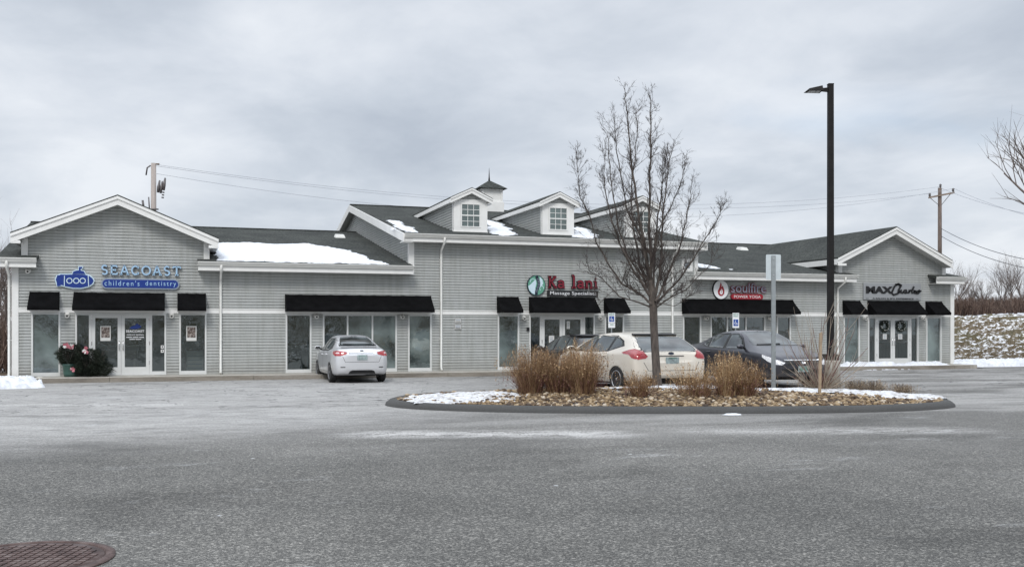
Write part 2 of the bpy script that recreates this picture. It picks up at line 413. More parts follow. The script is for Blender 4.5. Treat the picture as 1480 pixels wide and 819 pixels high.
def copy_tree(o, parent=None):
    c = o.copy(); COL.objects.link(c)
    if parent is not None: c.parent = parent
    for ch in list(o.children): copy_tree(ch, c)
    return c
def text_mb(mb, s, x0, x1, z0, z1, y, m, depth=.02, shear=0, bold=0, M=None, fit=True, space=1):
    """lay a line of lettering in the XZ plane, front face at y-depth"""
    cu = bpy.data.curves.new('lettering', 'FONT'); cu.body = s; cu.shear = shear; cu.offset = bold; cu.resolution_u = 3; cu.space_character = space
    ob = bpy.data.objects.new('lettering', cu); COL.objects.link(ob)
    dg = bpy.context.evaluated_depsgraph_get(); dg.update()
    me = bpy.data.meshes.new_from_object(ob.evaluated_get(dg))
    co = [v.co.copy() for v in me.vertices]
    if co:
        ax, bx = min(c.x for c in co), max(c.x for c in co); ay, by = min(c.y for c in co), max(c.y for c in co)
        sx = (x1 - x0) / (bx - ax); sz = (z1 - z0) / (by - ay)
        bm = bmesh.new(); bm.from_mesh(me)
        if depth > 0:
            r = bmesh.ops.extrude_face_region(bm, geom=bm.faces[:])
            vs = [e for e in r['geom'] if isinstance(e, bmesh.types.BMVert)]
            for v in vs: v.co.z += 1
        bm.verts.ensure_lookup_table()
        V = []
        for v in bm.verts:
            p = Vector((x0 + (v.co.x - ax) * sx, y - depth * v.co.z, z0 + (v.co.y - ay) * sz)); V.append(M @ p if M is not None else p)
        mb.add(V, [tuple(v.index for v in f.verts) for f in bm.faces], m); bm.free()
    bpy.data.objects.remove(ob); bpy.data.curves.remove(cu); bpy.data.meshes.remove(me)
def ribbon(mb, pts, w, y0, y1, m, M=None):
    """flat stroke in XZ plane of width w, from y0 to y1"""
    P = [Vector((p[0], p[1])) for p in pts]; L = []; R = []
    for i, p in enumerate(P):
        d = P[min(i + 1, len(P) - 1)] - P[max(i - 1, 0)]
        if d.length == 0: d = Vector((1, 0))
        d.normalize(); nrm = Vector((-d.y, d.x)); L.append(p + nrm * w / 2); R.append(p - nrm * w / 2)
    for i in range(len(P) - 1):
        q = [L[i], L[i + 1], R[i + 1], R[i]]
        mb.prism([(a.x, a.y) for a in q], y0, y1, m, M)
def arc(cx, cz, rx, rz, a0, a1, n=14):
    return [(cx + rx * cos(radians(a0 + (a1 - a0) * i / n)), cz + rz * sin(radians(a0 + (a1 - a0) * i / n))) for i in range(n + 1)]
# ============================================================ BUILDING
SL = 0.15                      # pavement level
ZT = 2.20                      # top of shop openings
BLD = thing('retail_building', 'long grey clapboard shop building with white trim, black awnings and three dormers', 'building', (FX(620), D0, SL))
BL = Vector(BLD.location)
def part(mb, name, parent=None, root=BLD, label=None):
    L = Vector(root.location)
    mb.v = [tuple(Vector(v) - L) for v in mb.v]
    o = mb.build(name, parent or root)
    if label: o['label'] = label
    return o
COURSE = .0985; LAP = .028
PROF = ((0, 1), (.60, .92), (.74, .12), (1, .0))
def siding(mb, place, z0, z1, sl, sr):
    k = math.floor((z0 - SL) / COURSE); z = SL + k * COURSE
    while z < z1 - 1e-6:
        for (f0, p0), (f1, p1) in zip(PROF, PROF[1:]):
            c0, c1 = z + COURSE * f0, z + COURSE * f1
            a = max(c0, z0); b = min(c1, z1)
            if b - a < 1e-4: continue
            oa = LAP * (p0 + (p1 - p0) * (a - c0) / (c1 - c0)); ob = LAP * (p0 + (p1 - p0) * (b - c0) / (c1 - c0))
            xa0, xa1, xb0, xb1 = sl(a), sr(a), sl(b), sr(b)
            if xa1 > xa0 + .01:
                if xb1 < xb0: xb0 = xb1 = (xb0 + xb1) / 2
                V_ = [place(xa0, a, oa), place(xa1, a, oa), place(xb1, b, ob), place(xb0, b, ob)]
                if f0 == 0: mb.add(V_ + [place(xa0, a, -.01), place(xa1, a, -.01)], [(0, 1, 2, 3), (4, 5, 1, 0)], M_siding)
                else: mb.add(V_, [(0, 1, 2, 3)], M_siding)
        z += COURSE
front = lambda s, z, o: Vector((s, D0 - o, z))
def C(v): return lambda z: v
# ---- key positions (metres, along the facade)
XL, XR = FX(19), FX(1377)                  # outer corners
XM0, XM1 = FX(592), FX(1007)               # taller middle block
YE = D0 - .55                              # eaves line
ZEW, ZEM = FZ(290, 377, YE), FZ(640, 338, YE)
YR = 46.3; ZRW = FZ(516, 335.5, YR); ZRM = FZ(505.6, 296, YR); YB = YR + (YR - YE)
SW = (ZRW - ZEW) / (YR - YE); SM = (ZRM - ZEM) / (YR - YE)
ZSW = ZEW - .31; ZSM = ZEM - .30           # soffits
openings = [(45.2, 87.4), (108.7, 240.3), (259, 298.5), (412.7, 450), (466.4, 573.4), (589.5, 623.6), (719, 750), (764.5, 859.3),
            (873.6, 901.5), (986.6, 1013), (1026.4, 1105.6), (1122, 1142.4), (1218.6, 1241.9), (1254, 1326.6), (1338, 1359.9)]
OX = [(FX(a), FX(b)) for a, b in openings]
mb = MB()
xs = [XL] + [v for o in OX for v in o] + [XR]
for i in range(0, len(xs), 2):
    siding(mb, front, SL, ZT, C(xs[i]), C(xs[i + 1]))
siding(mb, front, ZT + .14, ZSW, C(XL), C(XR))
siding(mb, front, ZSW, ZSM, C(XM0), C(XM1))
# upper gables over the two ends
GA = dict(xl=FX(15, YE), xr=FX(316, YE), xp=FX(170, YE), zp=FZ(170, 281, YE), wl=FX(33), wr=FX(301))
GA['zl'] = FZ(15, 335, YE)
GB = dict(xl=FX(1212, YE), xr=FX(1377, YE), xp=FX(1296, YE), zp=FZ(1296, 327, YE), wl=FX(1212), wr=FX(1365))
GB['zl'] = FZ(1212, 371, YE)
for G in (GA, GB):
    G['hw'] = max(G['xp'] - G['xl'], G['xr'] - G['xp']); G['sl'] = (G['zp'] - G['zl']) / (G['xp'] - G['xl'])
    G['xl'] = G['xp'] - G['hw']; G['xr'] = G['xp'] + G['hw']
    zt = lambda x, G=G: G['zp'] - .30 - abs(x - G['xp']) * G['sl']
    fl = lambda z, G=G: max(G['wl'], G['xp'] - (G['zp'] - .20 - z) / G['sl'])
    fr = lambda z, G=G: min(G['wr'], G['xp'] + (G['zp'] - .20 - z) / G['sl'])
    siding(mb, front, ZSW, G['zp'] - .22, fl, fr)
# side and rear walls
left_p = lambda X: (lambda s, z, o: Vector((X - o, s, z)))
right_p = lambda X: (lambda s, z, o: Vector((X + o, s, z)))
back_p = lambda s, z, o: Vector((s, YB - .5 + o, z))
def rake(z, zr, sl, lo, side): return (max if side < 0 else min)(lo, YR + side * (zr - .12 - z) / sl)
for X, pl in ((XL, left_p(XL)), (XR, right_p(XR))):
    siding(mb, pl, SL, ZRW - .1, lambda z: rake(z, ZRW, SW, D0, -1), lambda z: rake(z, ZRW, SW, YB - .5, 1))
for X, pl in ((XM0, left_p(XM0)), (XM1, right_p(XM1))):
    siding(mb, pl, ZEW - .3, ZRM - .1, lambda z: rake(z, ZRM, SM, D0, -1), lambda z: rake(z, ZRM, SM, YB - .5, 1))
siding(mb, back_p, SL, ZSW, C(XL), C(XR)); siding(mb, back_p, ZSW, ZSM, C(XM0), C(XM1))
for G in (GA, GB):   # cheek walls of the gables above the low roof
    for X, pl in ((G['wl'], left_p(G['wl'])), (G['wr'], right_p(G['wr']))):
        zt = G['zp'] - .2 - abs(X - G['xp']) * G['sl']
        siding(mb, pl, ZEW - .1, zt, C(D0), lambda z: D0 + 4)
part(mb, 'siding_wall')
# ---- band board
mb = MB(); mb.box(XL + .16, XR - .16, D0 - .041, D0, ZT, ZT + .14, M_trim); mb.box(XL + .16, XR - .16, D0 - .061, D0, ZT + .14, ZT + .165, M_trim); part(mb, 'band_board')
# ---- corner boards
def cboard(x0, x1, z0, z1, name='corner_board', side=0):
    mb = MB(); mb.box(x0, x1, D0 - .045, D0 + .02, z0, z1, M_trim)
    if side < 0: mb.box(x0 - .04, x0, D0 - .045, D0 + .15, z0, z1, M_trim)
    if side > 0: mb.box(x1, x1 + .04, D0 - .045, D0 + .15, z0, z1, M_trim)
    part(mb, name)
cboard(XL, XL + .16, SL, ZSW, side=-1); cboard(XR - .16, XR, SL, ZSW, side=1)
cboard(XM0, XM0 + .16, ZSW, ZSM, side=-1); cboard(XM1 - .12, XM1, ZSW, ZSM, side=1)
for G in (GA, GB):
    for s, X in ((-1, G['wl']), (1, G['wr'])):
        zt = G['zp'] - .25 - abs(X - G['xp']) * G['sl']
        cboard(X if s < 0 else X - .15, X + .15 if s < 0 else X, ZEW - .02, zt, side=s)
# ---- roofs
def slab(mb, x0, x1, ya, za, yb, zb, th, m, x0b=None, x1b=None):
    x0b = x0 if x0b is None else x0b; x1b = x1 if x1b is None else x1b
    mb.hull8([(x0, ya, za - th), (x1, ya, za - th), (x1b, yb, zb - th), (x0b, yb, zb - th), (x0, ya, za), (x1, ya, za), (x1b, yb, zb), (x0b, yb, zb)], m)
def wing_roof(xa, xb, xar, xbr, skips):
    mb = MB()
    e = [xa] + [v for s in skips for v in s] + [xb]
    yi = D0 - .02; zi = ZEW + (yi - YE) * SW
    yg = D0 + .12; zg = ZEW + (yg - YE) * SW
    slab(mb, xa, xb, yg, zg, YR, ZRW, .10, M_shingle, xar, xbr)
    for i in range(0, len(e), 2): slab(mb, e[i], e[i + 1], YE, ZEW, yg, zg, .10, M_shingle)
    slab(mb, xar, xbr, YR, ZRW, YB, ZEW, .10, M_shingle, xa, xb)
    mb.box(xar, xbr, YR - .13, YR + .13, ZRW - .02, ZRW + .03, M_shingle)
    return part(mb, 'wing_roof')
gl0, gl1 = FX(53, YE), FX(285.5, YE); gr0, gr1 = FX(1239, YE), FX(1353.5, YE)
roofL = wing_roof(FX(-8, YE), XM0 + .0, FX(-8, YE) - .5, XM0, [(gl0, gl1)])
roofR = wing_roof(XM1, FX(1395, YE), XM1, FX(1395, YE), [(gr0, gr1)])
mb = MB()
mx0, mx1 = FX(584.6, YE), FX(1021, YE)
slab(mb, mx0, mx1, YE, ZEM, YR, ZRM, .10, M_shingle); slab(mb, mx0, mx1, YR, ZRM, YB, ZEM, .10, M_shingle)
mb.box(mx0, mx1, YR - .13, YR + .13, ZRM - .02, ZRM + .03, M_shingle)
roofM = part(mb, 'main_roof')
# ---- rakes of the main block (white boards down each end) and soffits
for xo, s in ((mx0, -1), (mx1, 1)):
    mb = MB(); e = .045
    xa, xb = (xo - e, xo) if s < 0 else (xo, xo + e)
    for (ya, za, yb, zb) in ((YE - .02, ZEM - .02, YR, ZRM - .02), (YR, ZRM - .02, YB, ZEM - .02)):
        mb.hull8([(xa, ya, za - .30), (xb, ya, za - .30), (xb, yb, zb - .30), (xa, yb, zb - .30), (xa, ya, za), (xb, ya, za), (xb, yb, zb), (xa, yb, zb)], M_trim)
    xi = XM0 if s < 0 else XM1
    x0, x1 = sorted((xo, xi))
    slab(mb, x0, x1, YE, ZEM - .20, YR, ZRM - .20, .02, M_soffit); slab(mb, x0, x1, YR, ZRM - .20, YB, ZEM - .20, .02, M_soffit)
    # boxed end of the cornice
    mb.box(min(xa, xi), max(xb, xi), YE + .012, D0, ZSM - .02, ZSM + .012, M_trim)
    part(mb, 'rake_board')
# ---- gutters + fascias
def cornice(x0, x1, ze, zs):
    mb = MB()
    prof = [(YE + .01, ze - .02), (YE - .13, ze - .02), (YE - .13, ze - .045), (YE - .10, ze - .08), (YE - .055, ze - .15), (YE + .01, ze - .155)]
    n = len(prof); vs = [(x, y, z) for x in (x0, x1) for y, z in prof]
    mb.add(vs, [tuple(range(n)), tuple(range(2 * n - 1, n - 1, -1))] + [(i, (i + 1) % n, (i + 1) % n + n, i + n) for i in range(n)], M_gutter)
    part(mb, 'gutter')
    mb = MB(); mb.box(x0 + .02, x1 - .02, YE + .012, YE + .05, zs, ze - .115, M_trim)
    mb.box(x0 + .02, x1 - .02, YE + .05, D0, zs, zs + .02, M_soffit)
    part(mb, 'fascia')
cornice(FX(-8, YE), gl0, ZEW, ZSW); cornice(gl1, FX(598, YE), ZEW, ZSW)
cornice(mx0, mx1, ZEM, ZSM)
cornice(FX(1005.4, YE), gr0, ZEW, ZSW); cornice(gr1, FX(1395, YE), ZEW, ZSW)
# ---- gable roofs with deep white rakes
for G in (GA, GB):
    mb = MB(); mt = MB(); yb = YE + (G['zp'] - ZEW) / SW + .3
    for s in (-1, 1):
        xe = G['xp'] + s * G['hw']; ze = G['zp'] - G['hw'] * G['sl']; xp = G['xp']; zp = G['zp']
        ye = YE + (ze - ZEW) / SW + .5; ye2 = max(ye, D0 + .3)
        a = [(xe, YE, ze - .07), (xp, YE, zp - .07), (xp, yb, zp - .07), (xe, ye2, ze - .07)]
        b = [(x, y, z + .07) for x, y, z in a]
        if s > 0: a = [a[1], a[0], a[3], a[2]]; b = [b[1], b[0], b[3], b[2]]
        mb.hull8(a + b, M_shingle)
        # rake board (front), crown strip, side fascia, soffit
        d = .33
        for (y0, y1, h0, h1) in ((YE + .02, YE + .06, -.07, -d), (YE - .02, YE + .02, -.045, -.14)):
            q = [(xe, ze + h0), (xp, zp + h0), (xp, zp + h1), (xe, ze + h1)]
            mt.prism(q if s < 0 else q[::-1], y0, y1, M_trim)
        x0, x1 = sorted((xe, xe - s * .03))
        mt.box(x0, x1, YE + .06, ye2 + .2, ze - .30, ze - .072, M_trim)
        w = G['wl'] if s < 0 else G['wr']
        zw = zp - abs(w - xp) * G['sl']
        q = [(xe - s * .03, ze - .29), (w, ze - .29), (w, ze - .31), (xe - s * .03, ze - .31)]
        mt.prism(q, YE + .06, ye2 + .2, M_trim)
        q = [(w, zw - .27), (xp, zp - .27), (xp, zp - .29), (w, zw - .29)]
        mt.prism(q, YE + .06, D0, M_soffit)
        # boxed return at the foot of the rake
        mt.box(min(xe, w), max(xe, w), YE + .025, YE + .058, ze - .345, ze - .25, M_trim)
    part(mb, 'gable_roof'); part(mt, 'gable_rake')
# ---- downspouts
def spout(px, z1, kink=True):
    x = FX(px, D0 - .1); mb = MB()
    pts = [(x, YE - .04, z1 - .10), (x, YE - .02, z1 - .30), (x, D0 - .08, z1 - .55), (x, D0 - .07, z1 - .7), (x, D0 - .07, SL + .12), (x, D0 - .18, SL + .03)]
    if not kink: pts = pts[3:]
    mb.tube(pts, .045, M_gutter, 8)
    for z in (z1 - .9, 1.3): mb.box(x - .06, x + .06, D0 - .06, D0 - .01, z, z + .03, M_gutter)
    part(mb, 'downspout')
spout(319, ZEW); spout(638, ZEM); spout(972.5, ZEM); spout(1211.5, ZEW); spout(13, ZEW)
# ---- awnings
def awning(p0, p1, out=.60):
    x0, x1 = FX(p0), FX(p1); zt = 2.87; zb = 2.27; y0 = D0 - .02; yo = D0 - out
    n = max(3, int((x1 - x0) / .5)); mb = MB(); vs = []; fs = []
    rows = [(y0, zt), (y0 - .04, zt + .005)] + [(y0 - (out) * k / 8, zt - (zt - zb - .1) * (k / 8) - .012 * sin(pi * k / 8)) for k in range(1, 9)] + [(yo - .003, zb)]
    nx = n * 4
    for (y, z) in rows:
        for i in range(nx + 1):
            x = x0 + (x1 - x0) * i / nx
            sag = -.010 * abs(sin(pi * i / 4)) * (1 if (y, z) not in (rows[0], rows[-1]) else 0)
            vs.append((x, y, z + sag))
    for r in range(len(rows) - 1):
        for i in range(nx): fs.append((r * (nx + 1) + i, r * (nx + 1) + i + 1, (r + 1) * (nx + 1) + i + 1, (r + 1) * (nx + 1) + i))
    mb.add(vs, fs, M_black, True)
    for x in (x0, x1): mb.add([(x, y, z) for y, z in rows] + [(x, y0, zb + .0)], [tuple(range(len(rows) + 1))], M_black)
    mb.box(x0 + .01, x1 - .01, yo + .004, yo + .03, zb + .01, zb + .035, M_dark); mb.box(x0 + .01, x1 - .01, y0 - .04, y0, zb + .01, zb + .04, M_dark)
    part(mb, 'awning')
for a in ((43, 86.3), (106.7, 238.3), (256.4, 297.5), (411.7, 622.5), (717.7, 748.8), (764, 859.3), (872, 902), (984.8, 1145), (1217, 1242), (1253, 1326.4), (1336.8, 1360)):
    awning(*a)
# ---- shop fronts
FW = .055
def frame_box(mb, x0, x1, z0, z1, w, y0, y1, m, wb=None, wt=None):
    wb = w if wb is None else wb; wt = w if wt is None else wt
    mb.box(x0, x0 + w, y0, y1, z0, z1, m); mb.box(x1 - w, x1, y0, y1, z0, z1, m)
    mb.box(x0 + w, x1 - w, y0, y1, z0, z0 + wb, m); mb.box(x0 + w, x1 - w, y0, y1, z1 - wt, z1, m)
def window(p0, p1, mull=(), glass=None, label=None):
    x0, x1 = FX(p0), FX(p1); mb = MB()
    frame_box(mb, x0, x1, SL + .002, ZT - .002, FW, D0 - .042, D0 + .07, M_alum, wb=.12)
    ms = [FX(p) for p in mull]
    for m_ in ms: mb.box(m_ - FW / 2, m_ + FW / 2, D0 - .025, D0 + .07, SL + .12, ZT - FW, M_alum)
    f = part(mb, 'shop_window', label=label)
    e = [x0 + FW] + ms + [x1 - FW]
    gl = glass if isinstance(glass, (list, tuple)) else [glass or M_glass] * (len(e) - 1)
    for i in range(len(e) - 1):
        mb = MB(); a = e[i] + (FW / 2 if i else 0); b = e[i + 1] - (FW / 2 if i < len(e) - 2 else 0)
        mb.add([(a, D0 + .02, SL + .12), (b, D0 + .02, SL + .12), (b, D0 + .02, ZT - FW), (a, D0 + .02, ZT - FW)], [(0, 1, 2, 3)], gl[i])
        part(mb, 'pane', f)
def storefront(p0, p1, dl, dm, dr, pa=None):
    x0, x1 = FX(p0), FX(p1); a, m, b = FX(dl), FX(dm), FX(dr)
    mb = MB(); frame_box(mb, x0, x1, SL + .002, ZT - .002, FW, D0 - .042, D0 + .07, M_alum, wb=.03, wt=.07)
    for x in (a, b): mb.box(x - .04, x + .04, D0 - .025, D0 + .07, SL + .03, ZT - .07, M_alum)
    mb.box(x0 + FW, a - .04, D0 - .02, D0 + .06, SL + .03, SL + .12, M_alum); mb.box(b + .04, x1 - FW, D0 - .02, D0 + .06, SL + .03, SL + .12, M_alum)
    f = part(mb, 'storefront_frame')
    for u0, u1 in ((x0 + FW, a - .04), (b + .04, x1 - FW)):
        mb = MB(); mb.add([(u0, D0 + .02, SL + .12), (u1, D0 + .02, SL + .12), (u1, D0 + .02, ZT - .07), (u0, D0 + .02, ZT - .07)], [(0, 1, 2, 3)], M_glass); part(mb, 'pane', f)
    for u0, u1, s in ((a + .044, m - .004, 1), (m + .004, b - .044, -1)):
        mb = MB(); st = .105; zt = ZT - .075
        mb.box(u0, u0 + st, D0 - .02, D0 + .03, SL + .015, zt, M_alum); mb.box(u1 - st, u1, D0 - .02, D0 + .03, SL + .015, zt, M_alum)
        mb.box(u0 + st, u1 - st, D0 - .02, D0 + .03, SL + .015, SL + .27, M_alum); mb.box(u0 + st, u1 - st, D0 - .02, D0 + .03, zt - .09, zt, M_alum)
        hx = u1 if s > 0 else u0      # hinges on the outer stile
        ox = u0 if s > 0 else u1
        for z in (.5, 1.15, 1.95): mb.box(ox - .012, ox + .012, D0 - .035, D0 - .02, z, z + .12, M_chrome)
        d = part(mb, 'shop_door')
        mb = MB(); mb.add([(u0 + st, D0, SL + .27), (u1 - st, D0, SL + .27), (u1 - st, D0, zt - .09), (u0 + st, D0, zt - .09)], [(0, 1, 2, 3)], M_glass); part(mb, 'pane', d)
        mb = MB(); cx = hx - s * .055
        mb.tube([(cx, D0 - .02, .98), (cx, D0 - .075, 1.0), (cx, D0 - .075, 1.26), (cx, D0 - .02, 1.28)], .014, M_chrome, 6)
        part(mb, 'pull_handle', d)
        mb = MB(); mb.tube([(u0 + st, D0 + .03, 1.13), (u1 - st, D0 + .03, 1.13)], .014, M_alum, 6); part(mb, 'push_bar', d)
window(*openings[0], glass=M_frost, label='tall narrow window with frosted film'); storefront(*openings[1], 130.5, 175.2, 218)
window(*openings[2]); window(*openings[3])
window(*openings[4], mull=(502.3, 538.2), glass=[M_glass, M_frost, M_frost]); window(*openings[5], glass=M_frost)
window(*openings[6], glass=M_frost); storefront(*openings[7], 781.5, 812.5, 844)
window(*openings[8]); window(*openings[9]); window(*openings[10], mull=(1051, 1078)); window(*openings[11])
window(*openings[12], glass=M_frost); storefront(*openings[13], 1265.5, 1290, 1315.7); window(*openings[14], glass=M_frost)
# ---- rooms behind the glass
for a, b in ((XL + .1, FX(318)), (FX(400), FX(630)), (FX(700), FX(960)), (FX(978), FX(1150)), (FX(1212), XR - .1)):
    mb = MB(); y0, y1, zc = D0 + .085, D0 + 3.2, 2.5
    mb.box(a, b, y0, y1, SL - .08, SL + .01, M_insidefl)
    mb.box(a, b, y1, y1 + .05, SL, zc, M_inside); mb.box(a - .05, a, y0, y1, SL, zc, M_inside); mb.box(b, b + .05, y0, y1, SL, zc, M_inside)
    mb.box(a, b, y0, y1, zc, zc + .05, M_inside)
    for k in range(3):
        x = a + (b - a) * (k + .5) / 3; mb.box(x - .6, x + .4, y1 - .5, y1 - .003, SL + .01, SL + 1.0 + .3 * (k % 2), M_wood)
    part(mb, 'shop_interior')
# ---- wall lamps, and a camera in the same shape
def lamp(px, py):
    x, z = FX(px), FZ(px, py); mb = MB()
    Mx = Matrix.Translation((x, D0 - .012, z)) @ Matrix.Rotation(radians(90), 4, 'X')
    mb.lathe([(.0, 0), (.085, 0), (.085, .03), (.06, .05)], M_gutter, 16, Mx)
    Mh = Matrix.Translation((x, D0 - .05, z + .01)) @ Matrix.Rotation(radians(115), 4, 'X')
    mb.lathe([(.0, -.01), (.05, 0), (.065, .12), (.058, .12), (.0, .09)], M_gutter, 14, Mh)
    w = part(mb, 'wall_fixture')
    mb = MB(); mb.lathe([(0, .100), (.052, .104), (.0, .115)], M_dark, 14, Mh); part(mb, 'fixture_recess', w)
for a in ((97.5, 455), (248.2, 455.5), (457.2, 456.5), (581, 457), (756.7, 459), (866.3, 459), (1019.7, 458.8), (1112, 458.8), (1248.6, 459.3), (1333, 459.3), (40.8, 391)): lamp(*a)  # last entry is the wall camera, not a lamp, built in the lamps' shape
# ---- small louvred vent high on the right of the middle block
mb = MB(); a, b = FX(985), FX(1000.4); z0, z1 = FZ(992, 392), FZ(992, 374)
frame_box(mb, a, b, z0, z1, .12, D0 - .04, D0, M_trim); v = part(mb, 'wall_vent')
mb = MB(); mb.box(a + .12, b - .12, D0 - .02, D0 - .005, z0 + .12, z1 - .12, M_dark)
for k in range(4): mb.box(a + .12, b - .12, D0 - .035, D0 - .02, z0 + .13 + k * .05, z0 + .15 + k * .05, M_greylt)
part(mb, 'louvre', v)
mb = MB(); x, z = FX(762.5), FZ(762.5, 475.5); mb.box(x - .05, x + .05, D0 - .08, D0 - .01, z - .07, z + .07, M_dark); mb.box(x - .035, x + .035, D0 - .09, D0 - .08, z - .03, z + .05, M_ink); part(mb, 'key_box')
# ---- roof vents
for px, py, e in ((491, 343, 0), (1073, 361, 0)):
    # find Y on the low roof plane for this pixel
    Y = 40.0
    for _ in range(40):
        z = ZEW + (Y - YE) * SW; f = FZ(px, py, Y) - z; Y += f * 2.0
    x = FX(px, Y); z = ZEW + (Y - YE) * SW; mb = MB()
    mb.hull8([(x - .22, Y - .22, z - .04), (x + .22, Y - .22, z - .04), (x + .22, Y + .25, z + .04), (x - .22, Y + .25, z + .04),
              (x - .17, Y - .15, z + .10), (x + .17, Y - .15, z + .10), (x + .17, Y + .2, z + .16), (x - .17, Y + .2, z + .16)], M_gutter)
    part(mb, 'roof_vent')
# ---- dormers
def dormer(xc):
    yf = YE + 1.05; zr = lambda y: ZEM + (y - YE) * SM
    hw = .63; zp = 6.93; pit = .47; ze = zp - .82 * pit; zs = zr(yf) - .06
    mb = MB()
    for s in (-1, 1):
        pl = (lambda S, z, o, s=s: Vector((xc + s * (hw + o), S, z)))
        siding(mb, pl, zs, ze - .08, C(yf), lambda z: max(yf + .01, YE + (z - ZEM) / SM))
    pf = lambda S, z, o: Vector((S, yf - o, z))
    siding(mb, pf, zs + 1.27 - .02, zp - .15, lambda z: max(xc - hw + .2, xc - (zp - .15 - z) / pit), lambda z: min(xc + hw - .2, xc + (zp - .15 - z) / pit))
    mb.box(xc - hw + .02, xc + hw - .02, yf + .02, yf + .04, zs, ze, M_trim)
    # corner boards, apron, header
    for s in (-1, 1):
        x0, x1 = sorted((xc + s * (hw + .02), xc + s * (hw - .24))); mb.box(x0, x1, yf - .03, yf + .03, zs, ze - .02, M_trim)
        mb.box(x0 - .02 if s < 0 else x1 - .02, x0 + .02 if s < 0 else x1 + .02, yf + .03, yf + .13, zs + .05, ze - .05, M_trim)
    mb.box(xc - hw + .24, xc + hw - .24, yf - .028, yf + .03, zs, zs + .22, M_trim)
    mb.box(xc - hw + .24, xc + hw - .24, yf - .028, yf + .03, zs + 1.12, zs + 1.26, M_trim)
    mb.box(xc - hw - .04, xc + hw + .04, yf - .06, yf + .0, zs - .02, zs + .07, M_trim)
    D = part(mb, 'dormer')
    # roof
    mb = MB(); mt = MB(); yo = yf - .22
    for s in (-1, 1):
        xe = xc + s * .82
        yb = YE + (zp - ZEM) / SM + .2; ye = YE + (ze - ZEM) / SM + .2
        a = [(xe, yo, ze - .05), (xc, yo, zp - .05), (xc, yb, zp - .05), (xe, ye, ze - .05)]; b = [(x, y, z + .05) for x, y, z in a]
        if s > 0: a = [a[1], a[0], a[3], a[2]]; b = [b[1], b[0], b[3], b[2]]
        mb.hull8(a + b, M_shingle)
        q = [(xe, ze - .05), (xc, zp - .05), (xc, zp - .22), (xe, ze - .22)]
        mt.prism(q if s < 0 else q[::-1], yo + .015, yo + .05, M_trim)
        q = [(xe, ze - .03), (xc, zp - .03), (xc, zp - .09), (xe, ze - .09)]
        mt.prism(q if s < 0 else q[::-1], yo - .015, yo + .014, M_trim)
        x0, x1 = sorted((xe, xe - s * .03)); mt.box(x0, x1, yo + .05, ye + .3, ze - .20, ze - .052, M_trim)
        x0, x1 = sorted((xe - s * .03, xc + s * hw)); mt.box(x0, x1, yo + .052, ye + .3, ze - .195, ze - .175, M_trim)
        q = [(xc + s * .79, ze - .13), (xc, zp - .20), (xc, zp - .22), (xc + s * .79, ze - .15)]
        mt.prism(q, yo + .052, yf, M_soffit)
    part(mb, 'dormer_roof', D); part(mt, 'dormer_rake', D)
    # sash window
    mb = MB(); w0, w1, z0, z1 = xc - .385, xc + .385, zs + .22, zs + 1.12
    frame_box(mb, w0, w1, z0, z1, .045, yf - .045, yf + .02, M_trim)
    mb.box(w0 + .045, w1 - .045, yf - .04, yf + .01, (z0 + z1) / 2 - .022, (z0 + z1) / 2 + .022, M_trim)
    for k in (1, 2):
        x = w0 + .045 + (w1 - w0 - .09) * k / 3; mb.box(x - .009, x + .009, yf - .032, yf, z0 + .045, z1 - .045, M_trim)
    for z in ((z0 * 3 + z1) / 4 + .01, (z0 + z1 * 3) / 4 - .01): mb.box(w0 + .045, w1 - .045, yf - .030, yf, z - .009, z + .009, M_trim)
    part(mb, 'sash_window', D)
    mb = MB(); mb.add([(w0 + .04, yf - .012, z0 + .04), (w1 - .04, yf - .012, z0 + .04), (w1 - .04, yf - .012, z1 - .04), (w0 + .04, yf - .012, z1 - .04)], [(0, 1, 2, 3)], M_dormglass); part(mb, 'pane', D)
DX = [FX(680, D0 + .5), FX(806.5, D0 + .5), 0]; DX[2] = 2 * DX[1] - DX[0]
for x in DX: dormer(x)
# ---- cupola
xc = FX(707, YR); mb = MB(); h = .48
zc0 = ZRM - .35; mb.box(xc - h - .1, xc + h + .1, YR - h - .1, YR + h + .1, zc0, FZ(707, 293.6, YR), M_trim)
z1 = FZ(707, 274.5, YR); z0 = FZ(707, 293.6, YR)
mb.box(xc - h, xc + h, YR - h, YR + h, z0, z1, M_trim)
for s in (-1, 1):
    for q in (-1, 1): mb.box(xc + s * h - .05, xc + s * h + .05, YR + q * h - .05, YR + q * h + .05, z0, z1 - .003, M_trim)
mb.box(xc - h - .04, xc + h + .04, YR - h - .04, YR + h + .04, z0 + .002, z0 + .06, M_trim); mb.box(xc - h - .06, xc + h + .06, YR - h - .06, YR + h + .06, z1 - .1, z1, M_trim)
cu = part(mb, 'cupola')
mb = MB(); za = FZ(707, 260.5, YR); e = .72
mb.add([(xc - e, YR - e, z1), (xc + e, YR - e, z1), (xc + e, YR + e, z1), (xc - e, YR + e, z1), (xc, YR, za)], [(0, 1, 4), (1, 2, 4), (2, 3, 4), (3, 0, 4), (3, 2, 1, 0)], M_shingle)
part(mb, 'cupola_roof', cu)
mb = MB(); mb.tube([(xc, YR, za - .03), (xc, YR, za + .15), (xc, YR, FZ(707, 243, YR))], [.05, .03, .006], M_pole, 6); part(mb, 'finial', cu)
